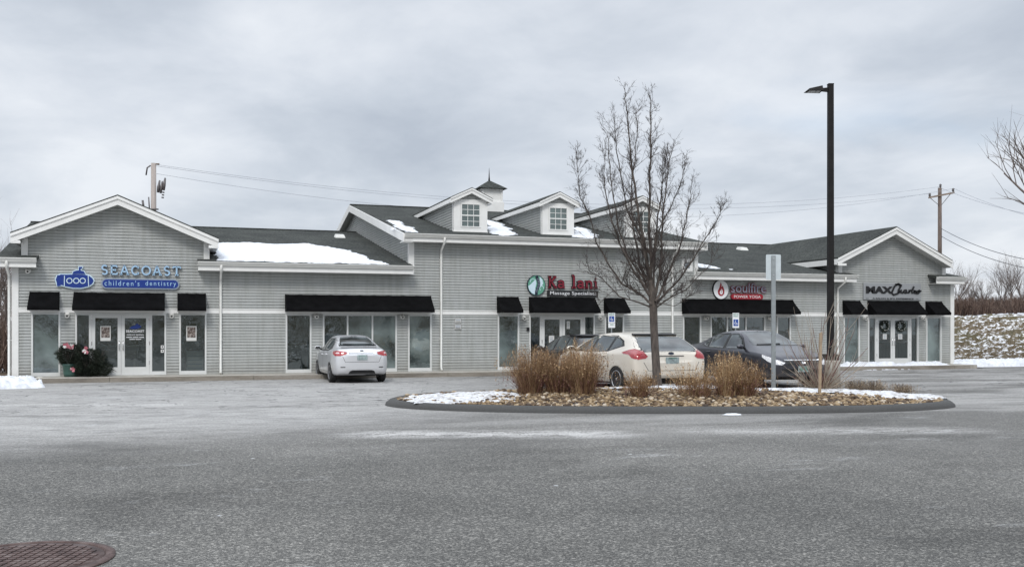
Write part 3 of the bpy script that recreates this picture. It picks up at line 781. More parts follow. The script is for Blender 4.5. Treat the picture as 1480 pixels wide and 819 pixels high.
# ---- snow lying on the roofs
def roof_snow(poly_px, ze, sl, name_label, thick=.05, seed=0, dens=.09):
    """poly in pixels on the roof plane -> sheet of snow with ragged margin"""
    pts = []
    for px, py in poly_px:
        Y = 38.0
        for _ in range(60): Y += (FZ(px, py, Y) - (ze + (Y - YE) * sl)) * 1.5
        pts.append((FX(px, Y), max(YE + .02, Y)))
    x0, x1 = min(p[0] for p in pts) - .3, max(p[0] for p in pts) + .3; y0, y1 = min(p[1] for p in pts), max(p[1] for p in pts) + .3
    def sd(x, y):
        ins = False; dm = 1e9
        for i in range(len(pts)):
            a, b = pts[i], pts[(i + 1) % len(pts)]
            if (a[1] > y) != (b[1] > y) and x < (b[0] - a[0]) * (y - a[1]) / (b[1] - a[1]) + a[0]: ins = not ins
            ex, ey = b[0] - a[0], b[1] - a[1]; L = ex * ex + ey * ey
            t = max(0, min(1, ((x - a[0]) * ex + (y - a[1]) * ey) / L)); dm = min(dm, math.hypot(x - a[0] - t * ex, y - a[1] - t * ey))
        return dm if ins else -dm
    nx = int((x1 - x0) / dens); ny = int((y1 - y0) / dens); V = []; F = []
    H = []
    for j in range(ny + 1):
        for i in range(nx + 1):
            x = x0 + (x1 - x0) * i / nx; y = y0 + (y1 - y0) * j / ny
            d = sd(x, y) + .26 * noise.noise(Vector((x * 1.6, y * .9, seed))) + .20 * noise.noise(Vector((x * 7, y * 4, seed + 3)))
            h = min(thick, d * .16) + (.012 * noise.noise(Vector((x * 5, y * 5, seed))) if d > 0 else 0)
            H.append(h); V.append((x, y, ze + (y - YE) * sl + max(h, -.02)))
    for j in range(ny):
        for i in range(nx):
            q = (j * (nx + 1) + i, j * (nx + 1) + i + 1, (j + 1) * (nx + 1) + i + 1, (j + 1) * (nx + 1) + i)
            if max(H[k] for k in q) > -.02: F.append(q)
    mb = MB(); mb.add(V, F, M_snow, True); o = mb.build('snow_patch', None)
    tag(o, name_label, 'snow', kind='stuff')
roof_snow([(312, 352), (352, 350), (395, 353), (440, 352), (480, 358), (505, 362), (530, 372), (562, 383), (430, 381), (313, 376)], ZEW, SW, 'broad sheet of snow on the low roof beside the left gable', seed=1)
roof_snow([(557, 318), (572, 319), (600, 331), (606, 336), (584, 335)], ZEM, SM, 'small wedge of snow on the tall roof near its left edge', seed=2, dens=.06)
roof_snow([(704, 318), (722, 322), (742, 334), (746, 340), (730, 341), (705, 336)], ZEM, SM, 'snow on the tall roof between the left and middle dormers', seed=5, dens=.06)
roof_snow([(830, 326), (846, 331), (866, 342), (854, 345), (829, 342)], ZEM, SM, 'snow on the tall roof between the middle and right dormers', seed=8, dens=.06)
roof_snow([(1008, 380), (1020, 382), (1045, 388), (1062, 390), (1030, 388), (1008, 386)], ZEW, SW, 'thin streak of snow on the low right roof by the taller block', seed=11, dens=.05, thick=.03)
roof_snow([(1146, 371), (1152, 377), (1175, 374), (1166, 380), (1146, 380)], ZEW, SW, 'little snow patch on the low right roof beside the right gable', seed=14, dens=.05, thick=.03)
# ============================================================ SIGNS
def P2(px, py, Y=D0 - .1): return FX(px, Y), FZ(px, py, Y)
ys = D0 - .10
def sxy(px, py): return P2(px, py)
# submarine
S = thing('submarine_sign', 'blue submarine shaped sign with three white ringed portholes on the grey wall', 'sign', (FX(108), ys, FZ(108, 403)))
def spart(mb, name, root, parent=None): return part(mb, name, parent, root)
def ell(cx, cy, rx, ry, a0=0, a1=360, n=36): return [sxy(cx + rx * cos(radians(a0 + (a1 - a0) * i / n)), cy - ry * sin(radians(a0 + (a1 - a0) * i / n))) for i in range(n + (0 if a1 - a0 == 360 else 1))]
def outline_panel(px_poly, root, name, inner, outer, k=.035, y=ys):
    """raised panel: pale outline plate with the colour plate on top"""
    pts = [Vector(sxy(*p)) for p in px_poly]; n = len(pts)
    c = sum(pts, Vector((0, 0))) / n; area = sum(pts[i].x * pts[(i + 1) % n].y - pts[(i + 1) % n].x * pts[i].y for i in range(n))
    s = 1 if area > 0 else -1; off = []
    for i in range(n):
        a, b, d = pts[i - 1], pts[i], pts[(i + 1) % n]
        n1 = (b - a).normalized(); n2 = (d - b).normalized(); t = (n1 + n2)
        if t.length < 1e-6: t = n1
        t.normalize(); off.append(b + Vector((t.y, -t.x)) * s * k)
    mb = MB(); mb.prism([tuple(p) for p in (off if s < 0 else off[::-1])], y, D0 - .012, outer); a = spart(mb, name, root)
    mb = MB(); mb.prism([tuple(p) for p in (pts if s < 0 else pts[::-1])], y - .012, y + .004, inner); b = spart(mb, name + '_face', root, a)
    return a
hull = [(88, 396.5)] + [(x, y) for x, y in ((95, 396.8), (108, 396.4), (122, 396.8), (129, 398.6), (133.5, 402), (135.2, 405.5), (133.5, 409.5), (128, 413.3), (118, 415.6), (106, 415.6), (95, 413.6), (88, 411.2), (82.5, 411.5), (81.5, 406), (80.6, 404), (82.5, 399))]
outline_panel(hull, S, 'hull', M_blue, M_paleblue)
tower = [(104.5, 396), (106, 392.5), (110, 391), (114, 390.6), (114, 385.5), (119, 385.5), (119, 387.5), (116.6, 388), (116.6, 390.8), (121, 392), (123.5, 396)]
outline_panel(tower, S, 'conning_tower', M_blue, M_paleblue, k=.03, y=ys - .004)
outline_panel([(82, 411), (83, 413.6), (87.6, 413.2), (88, 410.5)], S, 'rudder', M_blue, M_paleblue, k=.02, y=ys - .006)
outline_panel([(82.3, 400), (82.8, 397.6), (87, 397.4), (88, 399)], S, 'rudder', M_blue, M_paleblue, k=.02, y=ys - .006)
mb = MB()
for cx in (100.4, 110.3, 119.6):
    o = [sxy(cx + 3.9 * cos(w), 405.6 - 3.7 * sin(w)) for w in [2 * pi * i / 20 for i in range(21)]]
    ribbon(mb, o, .026, ys - .026, ys - .013, M_paleblue)
for x in (93.3, 127.6): ribbon(mb, [sxy(x, 398.3), sxy(x + (.5 if x > 100 else -.3), 414)], .024, ys - .026, ys - .013, M_paleblue)
spart(mb, 'porthole_rings', S)
# slab lettering SEACOAST
GL = {  # unit glyphs, list of strokes
 'S': [arc(.5, .74, .34, .24, 30, 270, 12) + arc(.5, .26, .34, .24, 90, -150, 12)],
 'E': [[(.14, 0), (.14, 1)], [(.0, .95), (.86, .95), (.86, .78)], [(.0, .05), (.9, .05), (.9, .24)], [(.14, .5), (.62, .5)], [(.62, .38), (.62, .62)]],
 'A': [[(.08, .04), (.46, .97)], [(.54, .97), (.92, .04)], [(.24, .34), (.76, .34)], [(-.06, .05), (.26, .05)], [(.74, .05), (1.06, .05)], [(.38, .96), (.6, .96)]],
 'C': [arc(.52, .5, .42, .46, 42, 318, 18), [(.84, .7), (.84, .96)], [(.84, .04), (.84, .3)]],
 'O': [arc(.5, .5, .46, .46, 0, 360, 24)],
 'T': [[(.5, 0), (.5, .95)], [(.02, .78), (.02, .95), (.98, .95), (.98, .78)], [(.28, .05), (.72, .05)]],
 'K': [[(.18, 0), (.18, 1)], [(.2, .42), (.78, .93)], [(.36, .55), (.84, .06)], [(0, .05), (.36, .05)], [(0, .96), (.36, .96)], [(.6, .96), (.96, .96)], [(.66, .05), (1.04, .05)]],
 'a': [arc(.38, .44, .3, .18, 165, 20, 8) + [(.68, .1)], arc(.36, .2, .26, .15, 40, 330, 12), [(.66, .08), (.84, .04)]],
 'l': [[(.3, 0), (.3, 1.12)], [(.08, 1.1), (.34, 1.1)], [(.05, .05), (.56, .05)]],
 'n': [[(.18, 0), (.18, .62)], [(.02, .6), (.2, .6)], arc(.46, .4, .27, .22, 150, 0, 8) + [(.73, .04)], [(.02, .05), (.36, .05)], [(.56, .05), (.92, .05)]],
 'i': [[(.25, 0), (.25, .62)], [(.06, .6), (.28, .6)], [(.05, .05), (.46, .05)], [(.2, .86), (.3, .86)]],
}
def glyphs(mb, s, x0, x1, z0, z1, w, y0, y1, m, adv, gap=.28):
    tot = sum(adv.get(c, 1) for c in s) + gap * (len(s) - 1); sx = (x1 - x0) / tot; x = x0
    for c in s:
        a = adv.get(c, 1)
        for st in GL.get(c, []): ribbon(mb, [(x + p[0] * sx * (a if c in 'SEACOTK' else 1), z0 + p[1] * (z1 - z0)) for p in st], w, y0, y1, m)
        x += (a + gap) * sx
L = thing('raised_letter_sign', 'pale blue raised slab letters reading SEACOAST above a blue pill on the wall', 'sign', (FX(203), ys, FZ(203, 391)))
a, b = FX(146, ys), FX(261, ys); z0, z1 = FZ(203, 397.5), FZ(203, 384.5); adv = {'S': .85, 'E': .85, 'O': 1.05, 'T': .95}
mb = MB(); glyphs(mb, 'SEACOAST', a, b, z0, z1, .070, ys - .02, D0 - .012, M_greylt, adv); spart(mb, 'letter_returns', L)
mb = MB(); glyphs(mb, 'SEACOAST', a, b, z0, z1, .034, ys - .032, ys - .019, M_ltblue2, adv); spart(mb, 'letter_faces', L)
# pill
def pill(pxa, pya, pxb, pyb, y=ys):
    x0, z1 = sxy(pxa, pya); x1, z0 = sxy(pxb, pyb); r = (z1 - z0) / 2; zc = (z0 + z1) / 2
    return arc(x1 - r, zc, r, r, -90, 90, 12) + arc(x0 + r, zc, r, r, 90, 270, 12), (x0, x1, z0, z1)
def pillsign(root, box, e, mo, mi):
    po, (x0, x1, z0, z1) = pill(*box); mb = MB(); mb.prism(po[::-1], ys, D0 - .012, mo); p = spart(mb, 'backing_plate', root)
    r = (z1 - z0) / 2; k = (r - e) / r; zc = (z0 + z1) / 2; r2 = r - e
    pi_ = arc(x1 - r, zc, r2, r2, -90, 90, 12) + arc(x0 + r, zc, r2, r2, 90, 270, 12)
    mb = MB(); mb.prism(pi_[::-1], ys - .012, ys + .002, mi); spart(mb, 'face', root, p); return x0, x1, z0, z1
R = thing('pill_sign', "blue rounded sign reading children's dentistry above the wide black awning", 'sign', (FX(202), ys, FZ(202, 410)))
x0, x1, z0, z1 = pillsign(R, (146, 401.5, 259.5, 418.5), .045, M_greylt, M_blue)
mb = MB(); h = z1 - z0
for i, (s, fa, fb, top) in enumerate((("children's", .045, .485, .78), ('dentistry', .56, .955, .78))):
    text_mb(mb, s, x0 + (x1 - x0) * fa, x0 + (x1 - x0) * fb, z0 + h * (.30 if i == 0 else .22), z0 + h * top, ys - .013, M_ltblue2, .008, bold=.0, space=1.35)
spart(mb, 'lettering', R)
# Ka lani
K = thing('round_logo_sign', 'round sea green and pale blue logo disc with a dark wave down its middle', 'sign', (FX(775.5), ys, FZ(775.5, 412.5)))
cx, cz = sxy(775.4, 412.3); R_ = (sxy(788.5, 412)[0] - sxy(762, 412)[0]) / 2
def disc(r, k=1): return [(cx + r * cos(2 * pi * i / 40), cz + r * sin(2 * pi * i / 40) * k) for i in range(40)]
mb = MB(); mb.prism(disc(R_, 1.06)[::-1], ys, D0 - .012, M_navy); base = spart(mb, 'backing_disc', K)
def clipx(pts, r): return [(p[0], p[1]) if math.hypot(p[0] - cx, (p[1] - cz) / 1.06) <= r else (cx + (p[0] - cx) * r / math.hypot(p[0] - cx, (p[1] - cz) / 1.06), cz + (p[1] - cz) * r / math.hypot(p[0] - cx, (p[1] - cz) / 1.06)) for p in pts]
mb = MB(); mb.prism(disc(R_ * .93, 1.06)[::-1], ys - .010, ys + .002, M_teal); spart(mb, 'face', K, base)
wave = [(cx + R_ * (.06 * sin(t * pi * 2) + .12), cz + R_ * 1.0 * (1 - 2 * t)) for t in [i / 16 for i in range(17)]]
mb = MB()
lobe = clipx([(cx - R_ * .95, cz - R_ * .1), (cx - R_ * .6, cz + R_ * .15), (cx - R_ * .1, cz + R_ * .62), (cx - R_ * .02, cz + R_ * .2), (cx - R_ * .15, cz - R_ * .3), (cx + R_ * .02, cz - R_ * 1), (cx - R_ * .5, cz - R_ * .85), (cx - R_ * .85, cz - R_ * .5)], R_ * .92)
mb.prism(lobe, ys - .016, ys - .009, M_paleblue)
lobe = clipx([(cx + R_ * .35, cz + R_ * .9), (cx + R_ * .62, cz + R_ * .62), (cx + R_ * .72, cz + R_ * .2), (cx + R_ * .45, cz - R_ * .2), (cx + R_ * .32, cz + R_ * .1)], R_ * .92)
mb.prism(lobe, ys - .016, ys - .009, M_paleblue)
ribbon(mb, arc(cx - R_ * .38, cz + R_ * .42, R_ * .3, R_ * .22, -40, 210), .02, ys - .018, ys - .009, M_paleblue)
ribbon(mb, arc(cx + R_ * .55, cz - R_ * .3, R_ * .2, R_ * .28, -10, 230), .02, ys - .018, ys - .009, M_paleblue)
spart(mb, 'pale_leaves', K)
mb = MB(); ribbon(mb, [(cx + R_ * (.10 + .14 * sin((t - .15) * pi * 2)), cz + R_ * .96 * (1 - 2 * t)) for t in [i / 20 for i in range(21)]], R_ * .30, ys - .022, ys - .0165, M_navy)
for t in [i / 12 for i in range(2, 11)]:
    x = cx + R_ * (.10 + .14 * sin((t - .15) * pi * 2)); z = cz + R_ * .96 * (1 - 2 * t); ribbon(mb, [(x - R_ * .1, z), (x + R_ * .12, z + R_ * .03)], .018, ys - .025, ys - .022, M_greylt)
spart(mb, 'dark_wave', K)
KT = thing('raised_letter_sign', 'maroon raised letters reading Ka lani beside the round green disc', 'sign', (FX(828), ys, FZ(828, 408)))
a, b = FX(792.5, ys), FX(864, ys); z0, z1 = FZ(828, 416.5), FZ(828, 400.2); adv = {'K': .98, 'a': .86, ' ': .55, 'l': .58, 'n': .92, 'i': .5}
mb = MB(); glyphs(mb, 'Ka lani', a, b, z0, z1, .10, ys - .01, D0 - .012, M_ink, adv, .12); spart(mb, 'letter_returns', KT)
mb = MB(); glyphs(mb, 'Ka lani', a, b, z0, z1, .062, ys - .022, ys - .009, M_red, adv, .12); spart(mb, 'letter_faces', KT)
KM = thing('strip_sign', 'narrow black strip sign reading Massage Specialists under the maroon letters', 'sign', (FX(828), ys, FZ(828, 424)))
x0, z1 = sxy(791.5, 419.3); x1, z0 = sxy(864.3, 428.7)
mb = MB(); mb.box(x0, x1, ys, D0 - .012, z0, z1, M_ink); spart(mb, 'box', KM)
mb = MB(); text_mb(mb, 'Massage Specialists', x0 + .10, x1 - .08, z0 + .025, z1 - .035, ys - .001, M_white, .008, bold=.0, space=1.05); spart(mb, 'lettering', KM)
# soulfire
SF = thing('round_logo_sign', 'round white sign with a red flame between the tree and the sign post', 'sign', (FX(1042), ys, FZ(1042, 418)))
cx, cz = sxy(1042, 418.2); R_ = (sxy(1053.3, 418)[0] - sxy(1030.7, 418)[0]) / 2
mb = MB(); mb.prism(disc(R_, 1.12)[::-1], ys, D0 - .012, M_ink); base = spart(mb, 'backing_disc', SF)
mb = MB(); mb.prism(disc(R_ * .95, 1.12)[::-1], ys - .01, ys + .002, M_white); spart(mb, 'face', SF, base)
mb = MB(); fl = [(-.05, .82), (.08, .5), (.02, .25), (.22, .45), (.3, .2), (.42, -.1), (.38, -.5), (.12, -.72), (-.14, -.72), (-.38, -.5), (-.42, -.15), (-.22, .2)]
q = [(cx + R_ * x, cz + R_ * z) for x, z in fl]; mb.prism(q, ys - .018, ys - .009, M_red2)
q = [(cx + R_ * x, cz + R_ * z) for x, z in ((.06, .1), (.2, -.15), (.2, -.42), (.04, -.58), (-.14, -.5), (-.2, -.3), (-.05, -.08))]; mb.prism(q, ys - .022, ys - .0185, M_white)
ribbon(mb, [(cx + R_ * x, cz + R_ * z) for x, z in ((0, .0), (.06, -.2), (-.02, -.4))], .015, ys - .024, ys - .0225, M_red2)
spart(mb, 'flame', SF)
ST = thing('raised_letter_sign', 'grey raised letters reading soulfire with dark red edges', 'sign', (FX(1080), ys, FZ(1080, 416)))
mb = MB(); x0, x1 = FX(1056, ys), FX(1107.5, ys); z0, z1 = FZ(1080, 423.6), FZ(1080, 408.5)
text_mb(mb, 'soulfire', x0, x1, z0, z1, ys + .02, M_red, .03, bold=.035); spart(mb, 'letter_returns', ST)
mb = MB(); text_mb(mb, 'soulfire', x0 + .02, x1 - .02, z0 + .02, z1 - .02, ys - .0, M_greylt, .012, bold=.004); spart(mb, 'letter_faces', ST)
SP = thing('pill_sign', 'small crimson rounded sign reading POWER YOGA', 'sign', (FX(1079), ys, FZ(1079, 428)))
x0, x1, z0, z1 = pillsign(SP, (1056.5, 424.3, 1103, 433), .018, M_red, M_red2)
mb = MB(); text_mb(mb, 'POWER YOGA', x0 + .13, x1 - .13, z0 + .06, z1 - .06, ys - .013, M_white, .006, bold=.0, space=1.05); spart(mb, 'lettering', SP)
# MAX
MX = thing('panel_sign', 'brushed grey panel sign with black MAX Charles lettering over the right entrance', 'sign', (FX(1290), ys, FZ(1290, 421)))
x0, z1 = sxy(1248.6, 408.4); x1, z0 = sxy(1331.5, 433.6); w = x1 - x0; h = z1 - z0
mb = MB(); mb.box(x0, x1, ys + .02, D0 - .012, z0, z1, M_panel); p = spart(mb, 'panel', MX)
mb = MB()
text_mb(mb, 'MAX', x0 + w * .04, x0 + w * .50, z0 + h * .37, z0 + h * .80, ys + .018, M_ink, .03, bold=.05)
text_mb(mb, 'A SALON & SPA EXPERIENCE', x0 + w * .15, x0 + w * .87, z0 + h * .035, z0 + h * .115, ys + .018, M_ink, .01, bold=.03)
for u in (.04, .91): mb.box(x0 + w * u, x0 + w * (u + .045), ys + .008, ys + .018, z0 + h * .06, z0 + h * .08, M_ink)
sc = [[(.62, .90), (.58, .95), (.53, .82), (.50, .60), (.48, .42), (.51, .30), (.57, .36), (.62, .48)], [(.65, .92), (.60, .60), (.585, .42), (.62, .55), (.645, .60), (.64, .45), (.66, .42), (.69, .5)],
      [(.74, .60), (.70, .58), (.685, .46), (.72, .42), (.745, .55), (.74, .42), (.77, .46)], [(.79, .62), (.785, .42), (.80, .58), (.825, .60)], [(.87, .82), (.83, .55), (.835, .42), (.87, .48)],
      [(.87, .5), (.90, .60), (.875, .60), (.88, .42), (.92, .48)], [(.97, .60), (.94, .56), (.965, .47), (.94, .40), (.90, .42)], [(.64, .88), (.60, .97), (.545, .92)], [(.9, .5), (1.0, .56)]]
for st in sc: ribbon(mb, [(x0 + w * a, z0 + h * b) for a, b in st], .075, ys - .02, ys + .014, M_ink)
spart(mb, 'lettering', MX, p)
# notice on the wall
for py0, py1, lines, lab in ((459.5, 467, 2, 'small white notice on the clapboards beside the white downspout, the upper of two'), (468.2, 476.2, 3, 'small white notice on the clapboards beside the white downspout, the lower of two')):
    x0, z1 = P2(656.5, py0, D0 - .02); x1, z0 = P2(666.8, py1, D0 - .02)
    N = thing('wall_notice', lab, 'notice', ((x0 + x1) / 2, D0 - .04, (z0 + z1) / 2)); mb = MB(); mb.box(x0, x1, D0 - .045, D0 - .018, z0, z1, M_paper); n_ = spart(mb, 'plate', N)
    mb = MB(); frame_box(mb, x0 + .008, x1 - .008, z0 + .008, z1 - .008, .012, D0 - .049, D0 - .0455, M_ink)
    for k in range(lines): z = z0 + (z1 - z0) * (k + 1) / (lines + 1); mb.box(x0 + .04, x1 - .04, D0 - .049, D0 - .0455, z - .012, z + .012, M_greylt if k else M_ink)
    spart(mb, 'printing', N, n_)
# ---- posters and stickers on the glass
def m_poster():
    n = NT('poster_photo'); f = n.noise(11, 4, .6, n.coord()); n.link(n.ramp(f, [(.35, (.02, .018, .018)), (.5, (.13, .095, .08)), (.62, (.40, .36, .33)), (.7, (.05, .045, .045))]), n.b.inputs['Base Color']); return n.m
M_poster = m_poster()
def poster(px0, py0, px1, py1, lab, Y, kind='poster', pic=True):
    x0, z1 = P2(px0, py0, Y); x1, z0 = P2(px1, py1, Y); o = thing(kind, lab, kind, ((x0 + x1) / 2, Y, (z0 + z1) / 2))
    mb = MB(); mb.box(x0, x1, Y - .003, Y, z0, z1, M_paper); s = spart(mb, 'sheet', o)
    mb = MB()
    if pic: e = .03; mb.box(x0 + e, x1 - e, Y - .006, Y - .0035, z0 + (z1 - z0) * .22, z1 - e, M_poster)
    else:
        for k in range(4): z = z0 + (z1 - z0) * (k + .8) / 5; mb.box(x0 + .04, x1 - .04, Y - .006, Y - .0035, z - .01, z + .01, M_greylt)
    spart(mb, 'picture' if pic else 'printing', o, s)
poster(145, 471, 160, 492.3, 'poster with a dark photograph taped inside the left dental door', D0 - .004)
poster(269.3, 471, 284, 492.3, 'poster with a dark photograph in the window right of the dental door', D0 + .014)
poster(269.5, 507, 294, 536, 'large pale green white board leaning inside the window right of the dental door', D0 + .3, 'board', False)
poster(793.3, 485, 801, 495, 'white notice on the left door of the massage shop', D0 - .004, 'notice', False)
poster(819, 464, 823.6, 475, 'pale blue sticker strip on the right door of the massage shop', D0 - .004, 'notice', False)
poster(1276, 482.5, 1281.5, 490, 'white card under the wreath on the left salon door', D0 - .004, 'notice', False)
poster(1298, 482.5, 1304, 490, 'white card under the wreath on the right salon door', D0 - .004, 'notice', False)
DL = thing('door_lettering', 'small white lettering and blue submarine mark on the right dental door glass', 'lettering', (FX(196), D0 - .004, FZ(196, 479)))
mb = MB(); Y = D0 - .003
for s, a, b, c, d in (('SEACOAST', 182, 208.5, 476.6, 480.2), ("children's dentistry", 183, 208, 482.5, 484.8)):
    x0, z1 = P2(a, c, Y); x1, z0 = P2(b, d, Y); text_mb(mb, s, x0, x1, z0, z1, Y, M_white, .002, bold=.02)
for a, b, c, d in ((182.5, 191, 486.6, 487.6), (192, 200, 486.6, 487.6), (201, 208, 486.6, 487.6), (187, 195, 489.6, 490.5), (196, 204, 489.6, 490.5)):
    x0, z1 = P2(a, c, Y); x1, z0 = P2(b, d, Y); mb.box(x0, x1, Y - .002, Y, z0, z1, M_white)
spart(mb, 'lettering', DL)
mb = MB(); mb.prism([P2(x, y, Y) for x, y in ((187, 474.5), (190, 471.5), (195, 470), (198, 467), (201, 469.5), (204, 471), (204, 473), (198, 475), (192, 475.2))], Y - .002, Y, M_blue); spart(mb, 'submarine_mark', DL)
# card reader on the right sidelight
o = thing('door_intercom', 'white keypad unit on the sidelight right of the dental doors', 'keypad', (FX(234.5), D0 - .01, FZ(234.5, 502)))
mb = MB()
for py in (501, 507): x, z = P2(234.6, py, D0); mb.box(x - .045, x + .045, D0 - .04, D0 + .018, z - .05, z + .05, M_trim)
spart(mb, 'housing', o); mb = MB()
for py in (501, 507): x, z = P2(234.6, py, D0); mb.box(x - .02, x + .02, D0 - .045, D0 - .0405, z - .02, z + .03, M_dark)
spart(mb, 'keys', o)
# bench inside dental
B = thing('waiting_bench', 'light wooden bench seen through the dental doors', 'bench', (FX(171, D0 + 1.2), D0 + 1.2, SL))
mb = MB(); bx = B.location.x
for s in (-1, 1):
    for q in (-.2, .2): mb.box(bx + s * .52 - .03, bx + s * .52 + .03, D0 + 1.2 + q - .03, D0 + 1.2 + q + .03, SL + .01, SL + (.8 if q > 0 else .5), M_stake)
spart(mb, 'legs', B); mb = MB(); mb.box(bx - .58, bx + .58, D0 + .95, D0 + 1.45, SL + .42, SL + .47, M_stake); spart(mb, 'seat', B)
mb = MB(); mb.box(bx - .55, bx + .55, D0 + 1.40, D0 + 1.43, SL + .55, SL + .80, M_stake); spart(mb, 'backrest', B)
# wreaths
for px, lab in ((1278, 'dark evergreen wreath on the left salon door glass'), (1301.5, 'dark evergreen wreath on the right salon door glass')):
    x, z = P2(px, 471, D0); o = thing('door_wreath', lab, 'wreath', (x, D0 - .03, z)); mb = MB(); rr = random.Random(int(px))
    for i in range(420):
        w = rr.uniform(0, 2 * pi); r = .185 + rr.gauss(0, .035); c = Vector((x + r * cos(w), D0 - .045 + rr.gauss(0, .018), z + r * 1.08 * sin(w)))
        d = Vector((rr.gauss(0, 1), rr.gauss(0, .5), rr.gauss(0, 1))).normalized() * .045; e = Vector((rr.gauss(0, 1), 0, rr.gauss(0, 1))).normalized() * .012
        mb.add([c - d - e, c - d + e, c + d], [(0, 1, 2)], M_pine)
    spart(mb, 'greenery', o); mb = MB()
    for i in range(16):
        w = rr.uniform(0, 2 * pi); r = .185; c = (x + r * cos(w), D0 - .075, z + r * sin(w)); s_ = .012
        mb.box(c[0] - s_, c[0] + s_, c[1] - s_, c[1] + s_, c[2] - s_, c[2] + s_, M_paper)
    spart(mb, 'berries', o)
# ============================================================ GROUND
def st(o, kind='structure'): o['kind'] = kind; return o
YK = D0 - 1.45                              # kerb face
def grid_mesh(name, x0, x1, y0, y1, dx, dy, zf, m, cond=None):
    nx = max(1, int((x1 - x0) / dx)); ny = max(1, int((y1 - y0) / dy)); V = []; F = []
    for j in range(ny + 1):
        for i in range(nx + 1):
            x = x0 + (x1 - x0) * i / nx; y = y0 + (y1 - y0) * j / ny; V.append((x, y, zf(x, y)))
    for j in range(ny):
        for i in range(nx):
            F.append((j * (nx + 1) + i, j * (nx + 1) + i + 1, (j + 1) * (nx + 1) + i + 1, (j + 1) * (nx + 1) + i))
    mb = MB(); mb.add(V, F, m, True); return mb.build(name)
gr = st(grid_mesh('ground', -700, 900, -300, 1500, 100, 100, lambda x, y: -.06, M_soil))
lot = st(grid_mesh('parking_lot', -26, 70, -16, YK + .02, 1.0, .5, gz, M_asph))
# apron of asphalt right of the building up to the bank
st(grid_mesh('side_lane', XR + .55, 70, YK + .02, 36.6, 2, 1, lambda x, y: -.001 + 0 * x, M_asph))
# pavement with granite kerb
xk0 = FX(47, YK)
mb = MB(); mb.box(xk0 + .18, XR + .1, YK + .15, D0 + .08, -.05, SL - .002, M_conc); st(mb.build('sidewalk'))
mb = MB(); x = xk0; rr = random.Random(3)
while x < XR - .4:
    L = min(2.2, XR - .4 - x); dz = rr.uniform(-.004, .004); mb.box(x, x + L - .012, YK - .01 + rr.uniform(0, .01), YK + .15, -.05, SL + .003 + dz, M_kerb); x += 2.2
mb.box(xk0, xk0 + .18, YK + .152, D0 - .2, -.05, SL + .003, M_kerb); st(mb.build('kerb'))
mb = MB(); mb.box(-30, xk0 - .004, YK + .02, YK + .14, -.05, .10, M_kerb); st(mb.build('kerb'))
# foundation strip under the walls
mb = MB(); mb.box(XL + .02, XR - .02, D0 + .03, YB - .55, -.05, SL + .0, M_conc); part(mb, 'foundation')
# dirt left of the building with leaf litter relief
st(grid_mesh('verge', -40, XL - .03, YK + .142, 60, .5, .5, lambda x, y: .05 + .05 * noise.noise(Vector((x, y, 0))) + .03 * (y - YK) * .3, M_soil))
# faint crossing painted lines are worn away in the photo; only the manhole interrupts the asphalt
# ============================================================ ISLAND
RC, TC = 3.22, 20.6
def isl(w, k=1.0, off=0):
    c, s = cos(w), sin(w)
    r = (5.85 + off) * c; t = ((3.2 if s > 0 else 2.45) + off) * s
    r = (abs(c) ** .86) * (1 if c > 0 else -1) * (5.85 + off) * k; t = (abs(s) ** .86) * (1 if s > 0 else -1) * ((3.2 if s > 0 else 2.45) + off) * k
    return RC + r, TC + t
def iz(r, t):     # bed height over the lot
    rr_ = (r - RC) / 5.55; tt = (t - TC) / (2.9 if t > TC else 2.15); d = sqrt(rr_ * rr_ + tt * tt)
    p = W(r, t); return gz(p.x, p.y) + .10 + .20 * max(0, 1 - d ** 1.6) + .015 * noise.noise(Vector((r * 2, t * 2, 0)))
N = 120; prof = [(0.0, -.02), (-.02, .05), (-.09, .105), (-.16, .125), (-.27, .12), (-.33, .06)]
V = []; F = []
for i in range(N):
    w = 2 * pi * i / N
    for off, z in prof:
        r, t = isl(w, 1, off); p = W(r, t); V.append((p.x, p.y, gz(p.x, p.y) + z + .008 * noise.noise(Vector((r * 1.3, t * 1.3, 5)))))
n = len(prof)
for i in range(N):
    for j in range(n - 1): F.append((i * n + j, ((i + 1) % N) * n + j, ((i + 1) % N) * n + j + 1, i * n + j + 1))
mb = MB(); mb.add(V, F, M_berm, True); st(mb.build('island_kerb'))
V = []; F = []; K = 16
for k in range(K + 1):
    for i in range(N):
        w = 2 * pi * i / N; r, t = isl(w, k / K, -.25 * k / K) if k else (RC, TC)
        p = W(r, t); V.append((p.x, p.y, iz(r, t) - (.04 if k == K else 0)))
for k in range(K):
    for i in range(N): F.append((k * N + i, k * N + (i + 1) % N, (k + 1) * N + (i + 1) % N, (k + 1) * N + i))
mb = MB(); mb.add(V, F, M_soil, True); st(mb.build('planting_bed'))
def inside(r, t, k=.94):
    a = (r - RC) / 5.6; b = (t - TC) / (2.95 if t > TC else 2.2); return (abs(a) ** 2.3 + abs(b) ** 2.3) < k ** 2.3
